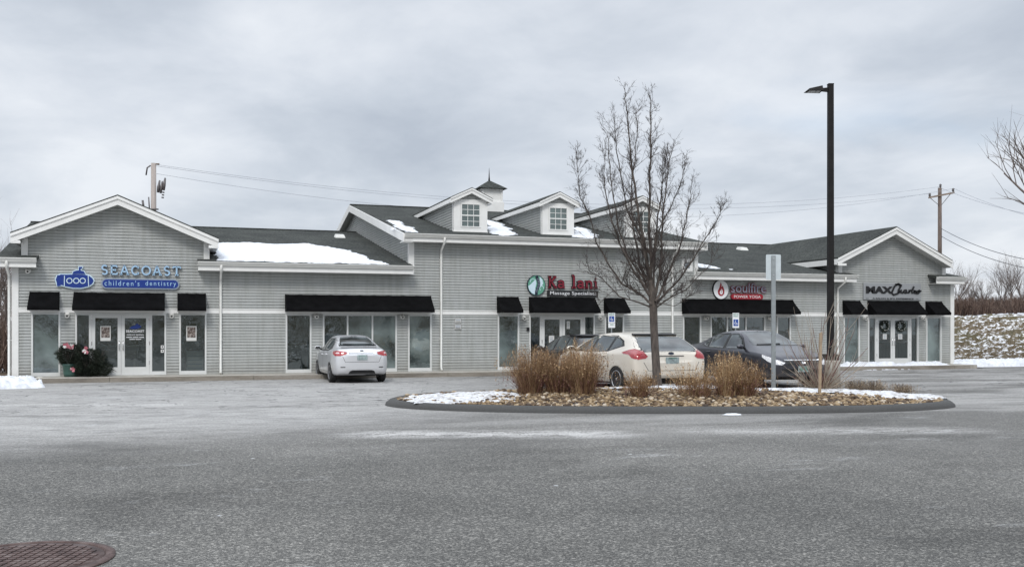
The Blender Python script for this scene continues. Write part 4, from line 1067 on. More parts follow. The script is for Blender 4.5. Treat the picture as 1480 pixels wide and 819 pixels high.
# river stones
rr = random.Random(11); ico = None
bm = bmesh.new(); bmesh.ops.create_icosphere(bm, subdivisions=1, radius=1); IV = [v.co.copy() for v in bm.verts]; IF = [tuple(v.index for v in f.verts) for f in bm.faces]; bm.free()
bm = bmesh.new(); bmesh.ops.create_icosphere(bm, subdivisions=2, radius=1); IV2 = [v.co.copy() for v in bm.verts]; IF2 = [tuple(v.index for v in f.verts) for f in bm.faces]; bm.free()
mb = MB(); cnt = 0
while cnt < 8000:
    r = rr.uniform(RC - 5.7, RC + 5.7); t = rr.uniform(TC - 2.35, TC + 3.0) if rr.random() < .35 else rr.uniform(TC - 2.35, TC - .4)
    if not inside(r, t, 1.0): continue
    cnt += 1; s = rr.uniform(.022, .052) * (1.2 if rr.random() < .1 else 1); a = rr.uniform(0, pi); sx, sy, sz = s * rr.uniform(.8, 1.5), s * rr.uniform(.7, 1.1), s * rr.uniform(.5, .85)
    p = W(r, t, iz(r, t) + sz * rr.uniform(.1, .9)); M = Matrix.Translation(p) @ Matrix.Rotation(a, 4, 'Z') @ Matrix.Rotation(rr.uniform(-.5, .5), 4, 'X') @ Matrix.Diagonal((sx, sy, sz, 1))
    k = rr.uniform(0, 99); mb.add([M @ (v * (1 + .22 * noise.noise(v * 1.3 + Vector((k, 0, 0))))) for v in IV], IF, M_stones, True)
o = mb.build('river_stones'); tag(o, 'tan and brown river stones covering the front of the planted island', 'stones', kind='stuff')
# snow drifts: generic sheet with ragged margin over a height function
def drift(name, lab, cen, rx, ry, rot, hmax, base, seed, m=None, d=.06, fill=.0, lump=.3, cat='snow'):
    m = m or M_snow; nx = int(2 * rx / d); ny = int(2 * ry / d); V = []; F = []; H = []
    ca, sa = cos(rot), sin(rot)
    for j in range(ny + 1):
        for i in range(nx + 1):
            u = -1 + 2 * i / nx; v = -1 + 2 * j / ny; lx, ly = u * rx, v * ry
            x = cen[0] + lx * ca - ly * sa; y = cen[1] + lx * sa + ly * ca
            q = Vector((x * 1.1, y * 1.1, seed)); e = 1 - sqrt(u * u + v * v) + fill
            e += lump * noise.noise(q * 1.3) + lump * .7 * noise.noise(q * 3.3) + lump * .35 * noise.noise(q * 8)
            h = hmax * min(1, max(-.3, e * 1.6)); h += hmax * .35 * noise.noise(q * 5) * (1 if e > 0 else 0) + hmax * .18 * noise.noise(q * 13)
            if max(abs(u), abs(v)) > .97: h = -.05
            H.append(h); V.append((x, y, base(x, y) + max(h, -.05)))
    for j in range(ny):
        for i in range(nx):
            q = (j * (nx + 1) + i, j * (nx + 1) + i + 1, (j + 1) * (nx + 1) + i + 1, (j + 1) * (nx + 1) + i)
            if max(H[k] for k in q) > 0.0: F.append(q)
    mb = MB(); mb.add(V, F, m, True); return tag(mb.build(name), lab, cat, kind='stuff')
def rt(p): return (p[0] * CA - p[1] * SA, p[0] * SA + p[1] * CA)
def izw(x, y): r, t = rt((x, y)); return iz(r, t) + .028
def pos(px, py, z): t = (CH - z) * FPX / (py - HY); return WP(px, t)
p = pos(675, 572.5, .30); drift('snow_patch', 'flat snow patch at the left end of the planted island', p, 1.35, 1.2, -A, .05, izw, 2, M_dsnow, .03, -.10, .5)
p = pos(1000, 568.5, .30); drift('snow_patch', 'thin snow along the back of the island behind the tree trunk', p, 2.1, .55, -A, .035, izw, 4, M_dsnow, .04, -.05)
p = pos(1240, 568, .30); drift('snow_patch', 'ragged snow around the low dry shrubs on the right of the island', p, 1.75, .75, -A, .06, izw, 6, M_dsnow, .04, -.02)
p = pos(1300, 575.5, .25); drift('snow_patch', 'ragged snow at the right tip of the island', p, .85, .5, -A, .06, izw, 12, M_dsnow, .04, .12)
p = pos(1150, 569, .30); drift('snow_patch', 'small snow patch at the foot of the steel sign post', p, .8, .5, -A, .05, izw, 15, M_dsnow, .04, -.02)
zl = lambda x, y: gz(x, y)
drift('snow_pile', 'white plowed snow pile at the left end of the pavement', (FX(-10, 31.8), 31.5), 1.35, 1.05, .25, .30, lambda x, y: max(gz(x, y), 0) - .02, 20, None, .05, .25, .25)
drift('snow_pile', 'row of plowed snow lumps in front of the salon entrance', (FX(1262, 33.9), 33.95), 2.2, .42, 0, .17, lambda x, y: SL if y > YK else 0, 24, None, .05, -.02, .42)
drift('snow_pile', 'low snow lumps at the right corner of the pavement', (FX(1332, 33.9), 33.9), 1.5, .36, 0, .15, lambda x, y: SL if y > YK else 0, 27, None, .05, .05, .4)
drift('snow_pile', 'long plowed snow ridge at the foot of the stone bank', (FX(1470, 35.8), 35.6), 8.0, 1.0, .0, .30, lambda x, y: -.02, 33, None, .06, .18, .35)
drift('snow_clod', 'flat clod of snow on the asphalt in front of the island', pos(1056, 599, .12), .20, .10, -A, .025, zl, 36, None, .015, -.05, .6)
drift('snow_clod', 'tiny snow scrap on the asphalt near the sign post', pos(1057, 587.5, .12), .01, .01, -A, .0, zl, 36, None, .02, .1, .3) if False else None
# ============================================================ BANK (right) and bank across the road behind the camera
def bank(name, x0, x1, y0, dep, h0, h1, flip=1, d=.16, jag=1.0):
    nx = int((x1 - x0) / d); ny = int(dep / (d * .8)); V = []; F = []
    for j in range(ny + 1):
        for i in range(nx + 1):
            x = x0 + (x1 - x0) * i / nx; s = j / ny
            q = Vector((x * 1.0, s * dep * 2.6 - x * .55, 3.0)); h = h0 + (h1 - h0) * i / nx
            n1 = noise.noise(q * 1.6) * .16 + noise.noise(q * 3.7) * .12 + abs(noise.noise(q * 7.5)) * .08
            edge = min(1, s * 12) * (1 if s < .93 else .35)
            z = h * (s ** .95) + n1 * edge * jag; V.append((x, y0 + flip * (s * dep - n1 * .6 * edge), z))
    for j in range(ny):
        for i in range(nx):
            q = (j * (nx + 1) + i, j * (nx + 1) + i + 1, (j + 1) * (nx + 1) + i + 1, (j + 1) * (nx + 1) + i); F.append(q if flip > 0 else q[::-1])
    mb = MB(); mb.add(V, F, M_bank, False); o = mb.build(name); return st(o)
bank('stone_bank', XR + .9, 62, 37.0, 5.2, 2.22, 2.95)
mb = MB(); mb.box(XR + .6, 62, 36.62, 36.80, -.05, .14, M_kerb); st(mb.build('kerb'))
st(grid_mesh('hill', XR + .9, 64, 42.1, 75, 2, 2, lambda x, y: 2.2 + .75 * (x - XR) / 29 + .35 * noise.noise(Vector((x * .3, y * .3, 2))) * min(1, (y - 42.1)) - .05, M_soil))
bank('rear_bank', -60, 60, -26, 9, 4.6, 4.6, flip=-1, d=.6, jag=2.2)
st(grid_mesh('rear_hill', -60, 60, -60, -34.9, 5, 5, lambda x, y: 4.5, M_soil))
# ============================================================ MANHOLE
mc = pos(31, 810, .12); R_ = .52
mc = Vector((mc[0], mc[1], gz(mc[0], mc[1])))
def m_iron():
    n = NT('rusty_iron_cover'); co = n.coord(); f = n.noise(7, 5, .7, co)
    n.link(n.ramp(f, [(.35, (.045, .030, .028)), (.5, (.10, .066, .060)), (.68, (.18, .145, .135))]), n.b.inputs['Base Color']); n.b.inputs['Roughness'].default_value = .75; n.b.inputs['Metallic'].default_value = .25
    n.bump(n.noise(90, 3, .6, co), .5, .004); return n.m
M_iron = m_iron()
MH = thing('manhole_cover', 'round rusty manhole cover with raised grid at the near left of the asphalt', 'manhole', tuple(mc), -A)
mb = MB(); mb.lathe([(R_ + .07, .0), (R_ + .07, .012), (R_ + .01, .016), (R_ + .01, .004)], M_iron, 48); mb.build('rim', MH)
mb = MB(); mb.lathe([(.0, .010), (R_, .010), (R_, -.01)], M_iron, 48)
s = .062; nn = int(R_ / s) + 1
for i in range(-nn, nn + 1):
    for j in range(-nn, nn + 1):
        if math.hypot(i * s, j * s) < R_ - .05: mb.box(i * s - .022, i * s + .022, j * s - .022, j * s + .022, .0095, .0175, M_iron)
mb.build('lid', MH)
# patch of fresh bitumen round it
# ============================================================ STREET FURNITURE
# lamp
t = 26.6; p = WP(1200.3, t); p.z = gz(p.x, p.y)
LP = thing('street_lamp', 'tall dark square street lamp pole with a flat head arm pointing left', 'street lamp', tuple(p), -A)
top = CH + (HY - 122.5) * t / FPX - p.z
mb = MB(); mb.lathe([(0, .72), (.235, .72), (.25, .70), (.26, 0)], M_conc, 28, smooth=True); mb.build('concrete_base', LP)
mb = MB(); w = .078; mb.hull8([(-w, -w, .74), (w, -w, .74), (w, w, .74), (-w, w, .74), (-w * .88, -w * .88, top), (w * .88, -w * .88, top), (w * .88, w * .88, top), (-w * .88, w * .88, top)], M_pole)
mb.box(-.075, .075, -.075, .075, top, top + .02, M_pole); pl = mb.build('pole', LP)
mb = MB(); mb.box(-.17, .17, -.17, .17, .72, .88, M_pole); mb.build('base_cover', LP)
mb = MB(); mb.hull8([(-.34, -.03, top - .17), (-.06, -.03, top - .20), (-.06, .03, top - .20), (-.34, .03, top - .17), (-.34, -.03, top - .11), (-.06, -.03, top - .08), (-.06, .03, top - .08), (-.34, .03, top - .11)], M_pole); mb.build('arm', LP)
mb = MB()
zt = top - .09
mb.hull8([(-.68, -.15, zt - .10), (-.24, -.19, zt - .10), (-.24, .19, zt - .10), (-.68, .15, zt - .10), (-.60, -.12, zt - .035), (-.26, -.15, zt + .035), (-.26, .15, zt + .035), (-.60, .12, zt - .035)], M_pole)
hd = mb.build('lamp_head', LP); mb = MB(); mb.box(-.60, -.30, -.12, .12, zt - .108, zt - .101, M_clear); mb.build('lens', LP if False else hd)
# sign seen from behind
t = 22.7; p = WP(1118.3, t); p.z = izw(p.x, p.y) - .05
SG = thing('traffic_sign', 'blank back of a small white sign on a steel post in the island', 'sign', tuple(p), -A)
tz = CH + (HY - 367.5) * t / FPX - p.z; bz = CH + (HY - 404) * t / FPX - p.z; hw = 10.8 * t / FPX
mb = MB(); rc = .03; q = []
for cx_, cz_, a0 in ((hw - rc, tz - rc, 0), (-hw + rc, tz - rc, 90), (-hw + rc, bz + rc, 180), (hw - rc, bz + rc, 270)): q += arc(cx_, cz_, rc, rc, a0, a0 + 90, 4)
mb.prism(q[::-1], .028, .032, M_signback); mb.build('sign_board', SG)
mb = MB(); a_ = .04
mb.box(-a_, a_, .0, .006, 0, tz - .03, M_galv); mb.box(-a_, -a_ + .006, .006, .028, 0, tz - .03, M_galv); mb.box(a_ - .006, a_, .006, .028, 0, tz - .03, M_galv)
mb.box(-a_ - .012, -a_, .022, .028, 0, tz - .03, M_galv); mb.box(a_, a_ + .012, .022, .028, 0, tz - .03, M_galv)
mb.build('post', SG)
mb = MB()
for z in (tz - .1, bz + .1): mb.tube([(0, -.012, z), (0, .03, z)], .012, M_chrome, 8)
mb.build('bolts', SG)
# accessible parking signs
for px, lab, extra in ((884, 'blue and white accessible parking sign by the massage shop window', True), (1063.4, 'blue and white accessible parking sign by the yoga studio window', False)):
    Y = D0 - 1.1; p = Vector((FX(px, Y), Y, SL)); o = thing('parking_sign', lab, 'sign', tuple(p), 0, 'accessible parking signs along the pavement')
    k = tY(px, Y) / FPX; z1 = CH + (HY - 452) * k - SL; z0 = CH + (HY - 473.5) * k - SL; hw = 5.4 * k
    mb = MB(); mb.box(-.022, .022, 0, .03, 0, z1 - .02, M_galv); mb.build('post', o)
    zm = z0 + (z1 - z0) * .33 if extra else z0
    mb = MB(); mb.box(-hw, hw, -.006, -.002, zm, z1, M_white)
    if extra: mb.box(-hw, hw, -.006, -.002, z0, zm - .01, M_white)
    b = mb.build('sign_board', o); mb = MB(); bh = (z1 - zm)
    bz0 = zm + bh * .12; bz1 = bz0 + min(.26, bh * .55); bw = min(hw * .72, .12)
    mb.box(-bw, bw, -.009, -.0065, bz0, bz1, M_blueplate); c0 = (bz0 + bz1) / 2; s = (bz1 - bz0)
    ribbon(mb, arc(0.0, c0 - s * .08, s * .20, s * .20, 100, 350, 14), .018, -.012, -.0092, M_white); ribbon(mb, [(-.02, c0 + s * .25), (-.01, c0), (s * .18, c0 - .01), (s * .26, c0 - s * .28)], .018, -.012, -.0092, M_white)
    mb.box(-.028, -.004, -.012, -.0092, c0 + s * .28, c0 + s * .38, M_white)
    text_mb(mb, 'RESERVED', -hw * .85, hw * .85, z1 - bh * .14, z1 - bh * .05, -.0065, M_greentxt, .002, bold=.02)
    text_mb(mb, 'PARKING', -hw * .75, hw * .75, z1 - bh * .27, z1 - bh * .18, -.0065, M_greentxt, .002, bold=.02)
    if extra: text_mb(mb, 'VAN', -hw * .5, hw * .5, z0 + (zm - z0) * .5, z0 + (zm - z0) * .8, -.0065, M_greentxt, .002, bold=.02)
    mb.build('lettering', b)
# timber stake in the shrub
t = 20.3; p = WP(1184.5, t); p.z = izw(p.x, p.y) - .06
mb = MB(); h_ = CH + (HY - 481) * t / FPX - p.z
mb.hull8([(-.026, -.03, 0), (.026, -.03, 0), (.026, .03, 0), (-.026, .03, 0), (-.022, -.03, h_), (.024, -.035, h_ + .03), (.026, .03, h_ + .02), (-.024, .035, h_ - .01)], M_stake)
o = mb.build('timber_stake', None); o.location = p; o.rotation_euler = (.0, radians(1.0), -A); tag(o, 'raw timber stake standing in the bare shrub', 'stake')
# utility poles
def upole(px, ptop, t, wpx, pm, lab):
    p = WP(px, t); zt = CH + (HY - ptop) * t / FPX; k = t / FPX
    o = thing('utility_pole', lab, 'utility pole', (p.x, p.y, 0), -A, 'utility poles behind the building')
    mb = MB(); r = wpx * k / 2; mb.tube([(0, 0, -.1), (0, 0, zt * .5), (0, 0, zt)], [r * 1.25, r * 1.1, r * .95], pm or M_wood, 12); mb.build('pole', o)
    return o, k, zt
UL, kL, zL = upole(222, 236, 61, 7.5, mat('bleached_pole_timber', (.34, .30, .275, 1), .9, var=.2, scale=5, stretch=(1, 1, .1)), 'weathered utility pole behind the left gable')
mb = MB()
mb.tube([(-.15, -.1, zL - .15), (-.35, -.12, zL - .3), (-.42, -.12, zL - .75)], .05, M_insul, 6); mb.tube([(-.1, 0, zL - .05), (.35, 0, zL - .05)], .05, M_wood, 6)
for dx, dz, s in ((.28, -1.5, .10), (.44, -1.55, .08), (.62, -1.35, .1)): mb.tube([(dx, 0, zL + dz - .3), (dx + .03, 0, zL + dz), (dx + .1, 0, zL + dz + .45)], [s * .8, s, s * .5], M_insul, 7)
for i in range(7): mb.tube([(.50 + .02 * i, 0, zL - 2.1 + .16 * i), (.62 + .02 * i, 0, zL - 2.12 + .16 * i)], .05, M_insul, 6)
mb.tube([(-.7, -.15, zL - 2.85), (.35, -.15, zL - 2.85)], .05, M_insul, 6)
mb.tube([(-.55, -.15, zL - 2.85), (-.62, -.15, zL - 2.3)], .07, M_insul, 6)
mb.tube([(-.2, -.15, zL - 2.9), (-.25, -.15, zL - 2.1)], .04, M_insul, 6)
mb.build('fittings', UL)
UR, kR, zR = upole(1358.3, 271.5, 86, 5.4, mat('brown_pole_timber', (.13, .10, .085, 1), .9, var=.4, scale=5, stretch=(1, 1, .2)), 'utility pole with crossarm rising behind the right gable')
mb = MB(); za = zR - .62; ax0, ax1 = -17 * kR, 20 * kR
mb.hull8([(ax0, -.2, za - .32), (ax1, -.2, za + .12), (ax1, -.06, za + .12), (ax0, -.06, za - .32), (ax0, -.2, za - .18), (ax1, -.2, za + .26), (ax1, -.06, za + .26), (ax0, -.06, za - .18)], M_wood)
mb.tube([(-.9, -.1, za - .25), (0, -.1, za - 1.0), (.9, -.1, za + .1)], .03, M_insul, 5); ca_ = mb.build('crossarm', UR)
for x, z in ((ax0 + .1, za - .18), (0, zR), (ax1 - .1, za + .25)):
    mb = MB(); mb.lathe([(.03, 0), (.07, .05), (.12, .1), (.07, .16), (.12, .22), (.05, .32), (0, .34)], M_insul, 10, Matrix.Translation((x, -.12, z))); mb.build('insulator', UR)
def wire(a, b, sag, m, lab, r=.011):
    pts = [Vector(a).lerp(Vector(b), i / 24) - Vector((0, 0, sag * 4 * (i / 24) * (1 - i / 24))) for i in range(25)]
    mb = MB(); mb.tube(pts, r, m, 4); c = pts[0]; o = mb.build('utility_wire', None, c); tag(o, lab, 'wire', 'overhead wires behind the building')
def zpx(px, py, t): q = WP(px, t); q.z = CH + (HY - py) * t / FPX; return q
wire(zpx(226, 238, 61), zpx(1358, 270, 86), 2.0, M_wirelt, 'top overhead wire running over the shop roofs between the two poles')
wire(zpx(226, 240, 61), zpx(1342, 280, 86), 1.9, M_wirelt, 'middle overhead wire running over the shop roofs between the two poles')
wire(zpx(226, 251, 61), zpx(1376, 273, 86), 2.6, M_wirelt, 'lowest overhead wire running over the shop roofs between the two poles')
wire(zpx(1360, 330, 86), zpx(1600, 383, 60), .9, M_wire, 'lower thick cable leaving the right pole towards the right edge', .024)
wire(zpx(1360, 341, 86), zpx(1600, 397, 60), .9, M_wire, 'lowest thick cable leaving the right pole towards the right edge', .024)
wire(zpx(1378, 272, 86), zpx(1700, 340, 60), .9, M_wirelt, 'thin upper wire leaving the right pole crossarm to the right', .016)
wire(zpx(1360, 272, 86), zpx(1700, 326, 60), .9, M_wirelt, 'thin topmost wire leaving the right pole to the right', .016)
wire(zpx(1376, 300, 86), zpx(1386, 395, 86), 0, M_wirelt, 'guy wire beside the right pole', .012) if False else None
# ============================================================ TREES AND PLANTS
def grow(mb, m, p, d, L, r, lev, rnd, maxlev, up=.25, spread=.6, nseg=4, sides=(7, 5, 4, 3, 3), kids=(7, 5, 4, 3), wob=.12, shrink=.52, tip=.35):
    pts = [p.copy()]; rs = [r]; dd = d.normalized(); q = p.copy(); nodes = []
    for i in range(nseg):
        dd = (dd + Vector((rnd.gauss(0, wob), rnd.gauss(0, wob), rnd.gauss(0, wob) + up * .18))).normalized()
        q = q + dd * L / nseg; pts.append(q.copy()); rs.append(r * (1 - (1 - tip) * (i + 1) / nseg)); nodes.append((q.copy(), dd.copy(), rs[-1]))
    mb.tube(pts, rs, m, sides[min(lev, 4)], lev < 2, cap=False)
    if lev >= maxlev: return
    for k in range(kids[min(lev, len(kids) - 1)]):
        f = rnd.uniform(.25, 1.0); i = min(nseg - 1, int(f * nseg)); a = pts[i].lerp(pts[i + 1], f * nseg - i); dr = (pts[i + 1] - pts[i]).normalized()
        ax = Vector((rnd.gauss(0, 1), rnd.gauss(0, 1), rnd.gauss(0, .6))); ax = (ax - dr * ax.dot(dr)).normalized()
        nd = (dr + ax * spread * rnd.uniform(.7, 1.4) + Vector((0, 0, up))).normalized()
        grow(mb, m, a, nd, L * shrink * rnd.uniform(.65, 1.25), max(.0028, rs[i] * .55), lev + 1, rnd, maxlev, up, spread, max(2, nseg - 1), sides, kids, wob * 1.15, shrink, tip)
# island tree
t0 = 22.2; rnd = random.Random(21); b = WP(951, t0); b.z = izw(b.x, b.y) - .08
TR = thing('bare_tree', 'leafless upright tree with a straight dark trunk in the planted island', 'tree', tuple(b))
def tp(px, py, dt=0): q = WP(px, t0 + dt); q.z = CH + (HY - py) * (t0 + dt) / FPX; return q - b
mb = MB(); px_ = FPX / t0
trunk = [tp(950.5, 566), tp(950, 555), tp(948.5, 530), tp(946.5, 500), tp(945, 470), tp(944.3, 445), tp(943, 425), tp(940, 405)]
mb.tube(trunk, [.135, .105, .092, .088, .086, .09, .092, .075], M_bark, 12); tr_ = mb.build('trunk', TR)
mb = MB()
limbs = [  # (pixel path, depth drift, start radius)
 ([(943, 428), (938, 395), (930, 350), (921, 300), (915, 250), (909, 200), (904, 150), (903, 128)], .25, .060),
 ([(941, 410), (941, 370), (939, 320), (939, 270), (941, 215), (940, 165), (939, 138)], -.3, .058),
 ([(946, 432), (953, 400), (957, 360), (958, 310), (963, 270), (967, 235), (972, 212)], .5, .048),
 ([(944, 436), (930, 412), (912, 385), (896, 352), (884, 318), (876, 280), (872, 250), (876, 215)], -.5, .042),
 ([(943, 440), (925, 425), (900, 410), (878, 380), (862, 350), (852, 310), (838, 285), (834, 250), (832, 212)], .3, .036),
 ([(946, 440), (965, 420), (985, 400), (1003, 372), (1020, 345), (1036, 318), (1050, 288)], -.3, .038),
 ([(947, 436), (962, 405), (975, 375), (987, 345), (993, 310), (998, 285), (1000, 262)], .7, .036),
 ([(944, 430), (928, 400), (905, 365), (893, 320), (884, 270), (880, 225), (878, 190)], .8, .04),
 ([(944, 445), (920, 436), (895, 428), (870, 402), (852, 392), (848, 378)], -.8, .026),
 ([(946, 446), (968, 430), (992, 418), (1010, 398), (1028, 380), (1040, 352)], .8, .026),
 ([(937, 385), (925, 340), (905, 300), (898, 250), (890, 205), (888, 165)], -.9, .034),
 ([(943, 380), (950, 330), (956, 280), (960, 240), (965, 210)], -1.0, .032),
 ([(945, 425), (945, 380), (950, 340), (968, 300), (985, 262), (990, 240)], -1.2, .034),
 ([(942, 415), (925, 385), (915, 330), (912, 280), (918, 230), (921, 185), (920, 155)], 1.1, .036),
 ([(943, 432), (935, 420), (908, 418), (885, 420), (868, 436), (862, 425)], .5, .018),
 ([(945, 442), (955, 438), (975, 442), (992, 430), (1006, 425)], -.4, .018)]
for path, dt, r0 in limbs:
    n = len(path); ctrl = [tp(x, y, dt * (i / (n - 1)) * 1.3 + .06 * rnd.gauss(0, 1)) for i, (x, y) in enumerate(path)]
    pts = []
    for i in range(n - 1):
        for k in range(3): pts.append(ctrl[i].lerp(ctrl[i + 1], k / 3) + Vector((rnd.gauss(0, .012), rnd.gauss(0, .012), 0)))
    pts.append(ctrl[-1]); m_ = len(pts); rs = [max(.005, r0 * (1 - .88 * (i / (m_ - 1)) ** .8)) for i in range(m_)]
    mb.tube(pts, [q * .88 for q in rs], M_bark, 6, True, False)
    for k in range(int(m_ * (2.1 if path[-1][1] < 340 else 1.1))):
        i = rnd.randint(2, m_ - 2); a = pts[i]; dr = (pts[i + 1] - pts[i]).normalized(); ax = Vector((rnd.gauss(0, 1), rnd.gauss(0, 1), rnd.gauss(0, .3))); ax = (ax - dr * ax.dot(dr)).normalized()
        nd = (dr * .9 + ax * .6 + Vector((0, 0, .45))).normalized(); fr = i / m_
        grow(mb, M_twig, a, nd, rnd.uniform(.22, .66) * (1.15 - .5 * fr), max(.0045, rs[i] * .34), 2, rnd, 4, .22, .85, 4, (6, 5, 5, 3, 3), (6, 5, 5, 4), .17, .45)
mb.build('branches', TR, None)
# clumps of ornamental grass
def blades(mb, m, n, rad, h, lean, rnd, w=.007, segs=3, flop=.16, r0=.27):
    for i in range(n):
        a = rnd.uniform(0, 2 * pi); rr_ = rad * r0 * sqrt(rnd.random()) * 2.2; H = h * rnd.uniform(.55, 1.08); ln = abs(rnd.gauss(0, lean)) + .04; b0 = rnd.uniform(0, 2 * pi)
        base = Vector((rr_ * cos(a), rr_ * sin(a), 0)); dirv = Vector((cos(a), sin(a), 0)); side = Vector((-sin(b0), cos(b0), 0)) * w / 2
        vs = []; 
        for k in range(segs + 1):
            f = k / segs; c = base + dirv * (rad * ln * 2.2 * f ** 1.5 + rad * flop * f * f * rnd.uniform(.2, 1)) + Vector((rnd.gauss(0, .012), rnd.gauss(0, .012), H * (f - .12 * f * f * ln * 3)))
            ww = 1 - .75 * f; vs += [c - side * ww, c + side * ww]
        mb.add(vs, [(2 * k, 2 * k + 1, 2 * k + 3, 2 * k + 2) for k in range(segs)], m)
        if rnd.random() < .55:     # feathery seed head
            tipp = (vs[-1] + vs[-2]) / 2
            for q in range(4):
                e = tipp - Vector((0, 0, .05 * q)) ; o = Vector((rnd.gauss(0, .02), rnd.gauss(0, .02), rnd.uniform(.02, .05))); s = Vector((rnd.gauss(0, .005), rnd.gauss(0, .005), 0)); mb.add([e - s, e + s, e + o], [(0, 1, 2)], m)
def clump(px, pbase, ptop, wpx, m, lab, seed, n=520, lean=.33, dark=None):
    t = (CH - .33) * FPX / (pbase - HY); p = WP(px, t); z = izw(p.x, p.y) - .05; t = (CH - z) * FPX / (pbase - HY); p = WP(px, t); p.z = izw(p.x, p.y) - .05
    k = t / FPX; rn = random.Random(seed); mb = MB(); blades(mb, m, n, wpx * k * .5, (pbase - ptop) * k * .98, lean, rn)
    blades(mb, M_redwood, n // 4, wpx * k * .5, (pbase - ptop) * k * .55, lean, rn, .009)
    o = mb.build('ornamental_grass', None); o.location = p; tag(o, lab, 'grass clump', 'clumps of dry ornamental grass in the island')
clump(767, 574, 503, 54, M_grass, 'leftmost dense clump of rust brown ornamental grass', 1, 1000, .27)
clump(806, 580, 515, 54, M_grass, 'nearest clump of rust brown ornamental grass, left of the off-white hatchback', 2, 950, .27)
clump(842, 575, 505, 52, M_grass, 'wide clump of brown ornamental grass hiding the front of the off-white hatchback', 3, 950, .27)
clump(842, 560, 486, 40, M_grass2, 'tall pale seed-headed grass between the black car and the off-white hatchback', 4, 420, .25)
clump(924, 570, 530, 32, M_grass, 'short clump of brown grass just left of the tree trunk', 5, 420)
clump(996, 569, 518, 48, M_grass2, 'thin pale clump of grass in front of the off-white hatchback rear bumper', 6, 200, .35)
clump(1050, 571, 505, 40, M_grass2, 'tall golden clump of grass in front of the dark sedan front wheel', 7, 560, .25)
clump(1076, 572, 518, 42, M_grass, 'broad brown clump of grass left of the steel sign post', 8, 620)
clump(1014, 573, 536, 36, M_grass, 'low brown clump of grass right of the tree trunk', 9, 330)
# dead mat of stems in front of clumps
for (px, pb, s_, n_) in ((780, 580, 1, 300), (930, 578, 2, 160), (1000, 580, 3, 320), (1060, 580, 4, 300)):
    pass
# bare shrub with long whips
t = 21.6; p = WP(1187, t); p.z = izw(p.x, p.y) - .05; rnd = random.Random(5); mb = MB()
for i in range(58):
    a = rnd.uniform(0, 2 * pi); el = rnd.uniform(.25, 1.4); L = rnd.uniform(.6, 2.0) * (.35 + .65 * sin(el)); d = Vector((cos(a) * cos(el), sin(a) * cos(el), sin(el)))
    q = Vector((rnd.gauss(0, .05), rnd.gauss(0, .05), 0)); pts = [q.copy()]; nseg = 6
    for k in range(nseg):
        d = (d + Vector((rnd.gauss(0, .07), rnd.gauss(0, .07), .06))).normalized(); q = q + d * L / nseg; pts.append(q.copy())
    mb.tube(pts, [.011 - .0065 * k / nseg for k in range(nseg + 1)], M_greystem if i % 3 else M_redwood, 4, True, False)
    for k in range(3):
        j = rnd.randint(2, nseg - 1); dd = (pts[j + 1] - pts[j]).normalized() + Vector((rnd.gauss(0, .4), rnd.gauss(0, .4), .25)); mb.tube([pts[j], pts[j] + dd * L * .14, pts[j] + dd * L * .26 + Vector((0, 0, .04))], [.005, .004, .0025], M_greystem, 3, True, False)
blades(mb, M_dryshrub, 260, .38, .38, .4, rnd, .012)
o = mb.build('bare_shrub', None); o.location = p; tag(o, 'bare twiggy shrub with long whips round the timber stake', 'shrub')
# three whips reaching high, as in the photo
for px, pb, h, w, lab, sd in ((1238, 563, 20, 24, 'low dark dry shrub just right of the bare twiggy shrub', 31), (1264, 565, 21, 26, 'low brown dry shrub in the middle of the three right of the stake', 32), (1303, 566, 17, 24, 'low grey dry shrub nearest the right tip of the island', 33)):
    t = (CH - .3) * FPX / (pb - HY); p = WP(px, t); p.z = izw(p.x, p.y) - .04; rn = random.Random(sd); mb = MB(); k = t / FPX
    blades(mb, M_dryshrub, 330, w * k * .55, h * k, .38, rn, .009, r0=.22)
    for i in range(40): a = rn.uniform(0, 6.28); e = rn.uniform(.5, 1.4); L = h * k; mb.tube([(0, 0, 0), (cos(a) * cos(e) * L * .6, sin(a) * cos(e) * L * .6, sin(e) * L * .6), (cos(a) * cos(e) * L, sin(a) * cos(e) * L, sin(e) * L * 1.05)], [.006, .005, .003], M_twig, 3, True, False)
    o = mb.build('dry_shrub', None); o.location = p; tag(o, lab, 'shrub', 'low dry shrubs at the right of the island')
# evergreen pots by the dental door
def needles(mb, c, rx, rz, n, rnd, L=.13, droop=.2):
    for i in range(n):
        a = rnd.uniform(0, 2 * pi); v = rnd.uniform(-.85, 1); r = sqrt(max(0, 1 - v * v)) * rnd.uniform(.35, 1.0) ** .5 * (1 + .25 * noise.noise(Vector((a * 2, v * 3, c[0]))))
        q = Vector((c[0] + rx * r * cos(a), c[1] + rx * r * sin(a), c[2] + rz * v)); d = Vector((cos(a) * .8, sin(a) * .8, rnd.uniform(-droop, .9))).normalized() * L * rnd.uniform(.5, 1.2)
        s = Vector((rnd.gauss(0, 1), rnd.gauss(0, 1), rnd.gauss(0, 1))).normalized() * .010
        mb.add([q - s, q + s, q + d], [(0, 1, 2)], M_pine)
        mb.add([q + d * .4 - s, q + d * .4 + s, q + d * .8 + Vector((s.y, -s.x, s.z)) * 3], [(0, 1, 2)], M_pine)
rnd = random.Random(9)
Y = D0 - .42; px = 102; x = FX(px, Y); PT = thing('planter', 'green glazed pot of dark evergreen boughs left of the dental door', 'planter', (x, Y, SL)); k = tY(px, Y) / FPX
mb = MB(); mb.lathe([(0, 0), (.19, 0), (.215, .1), (.245, .36), (.265, .37), (.265, .41), (.23, .41), (.22, .34), (0, .33)], M_potg, 28); mb.build('pot', PT)
mb = MB(); needles(mb, (0, 0, .68), .40, .33, 2600, rnd)
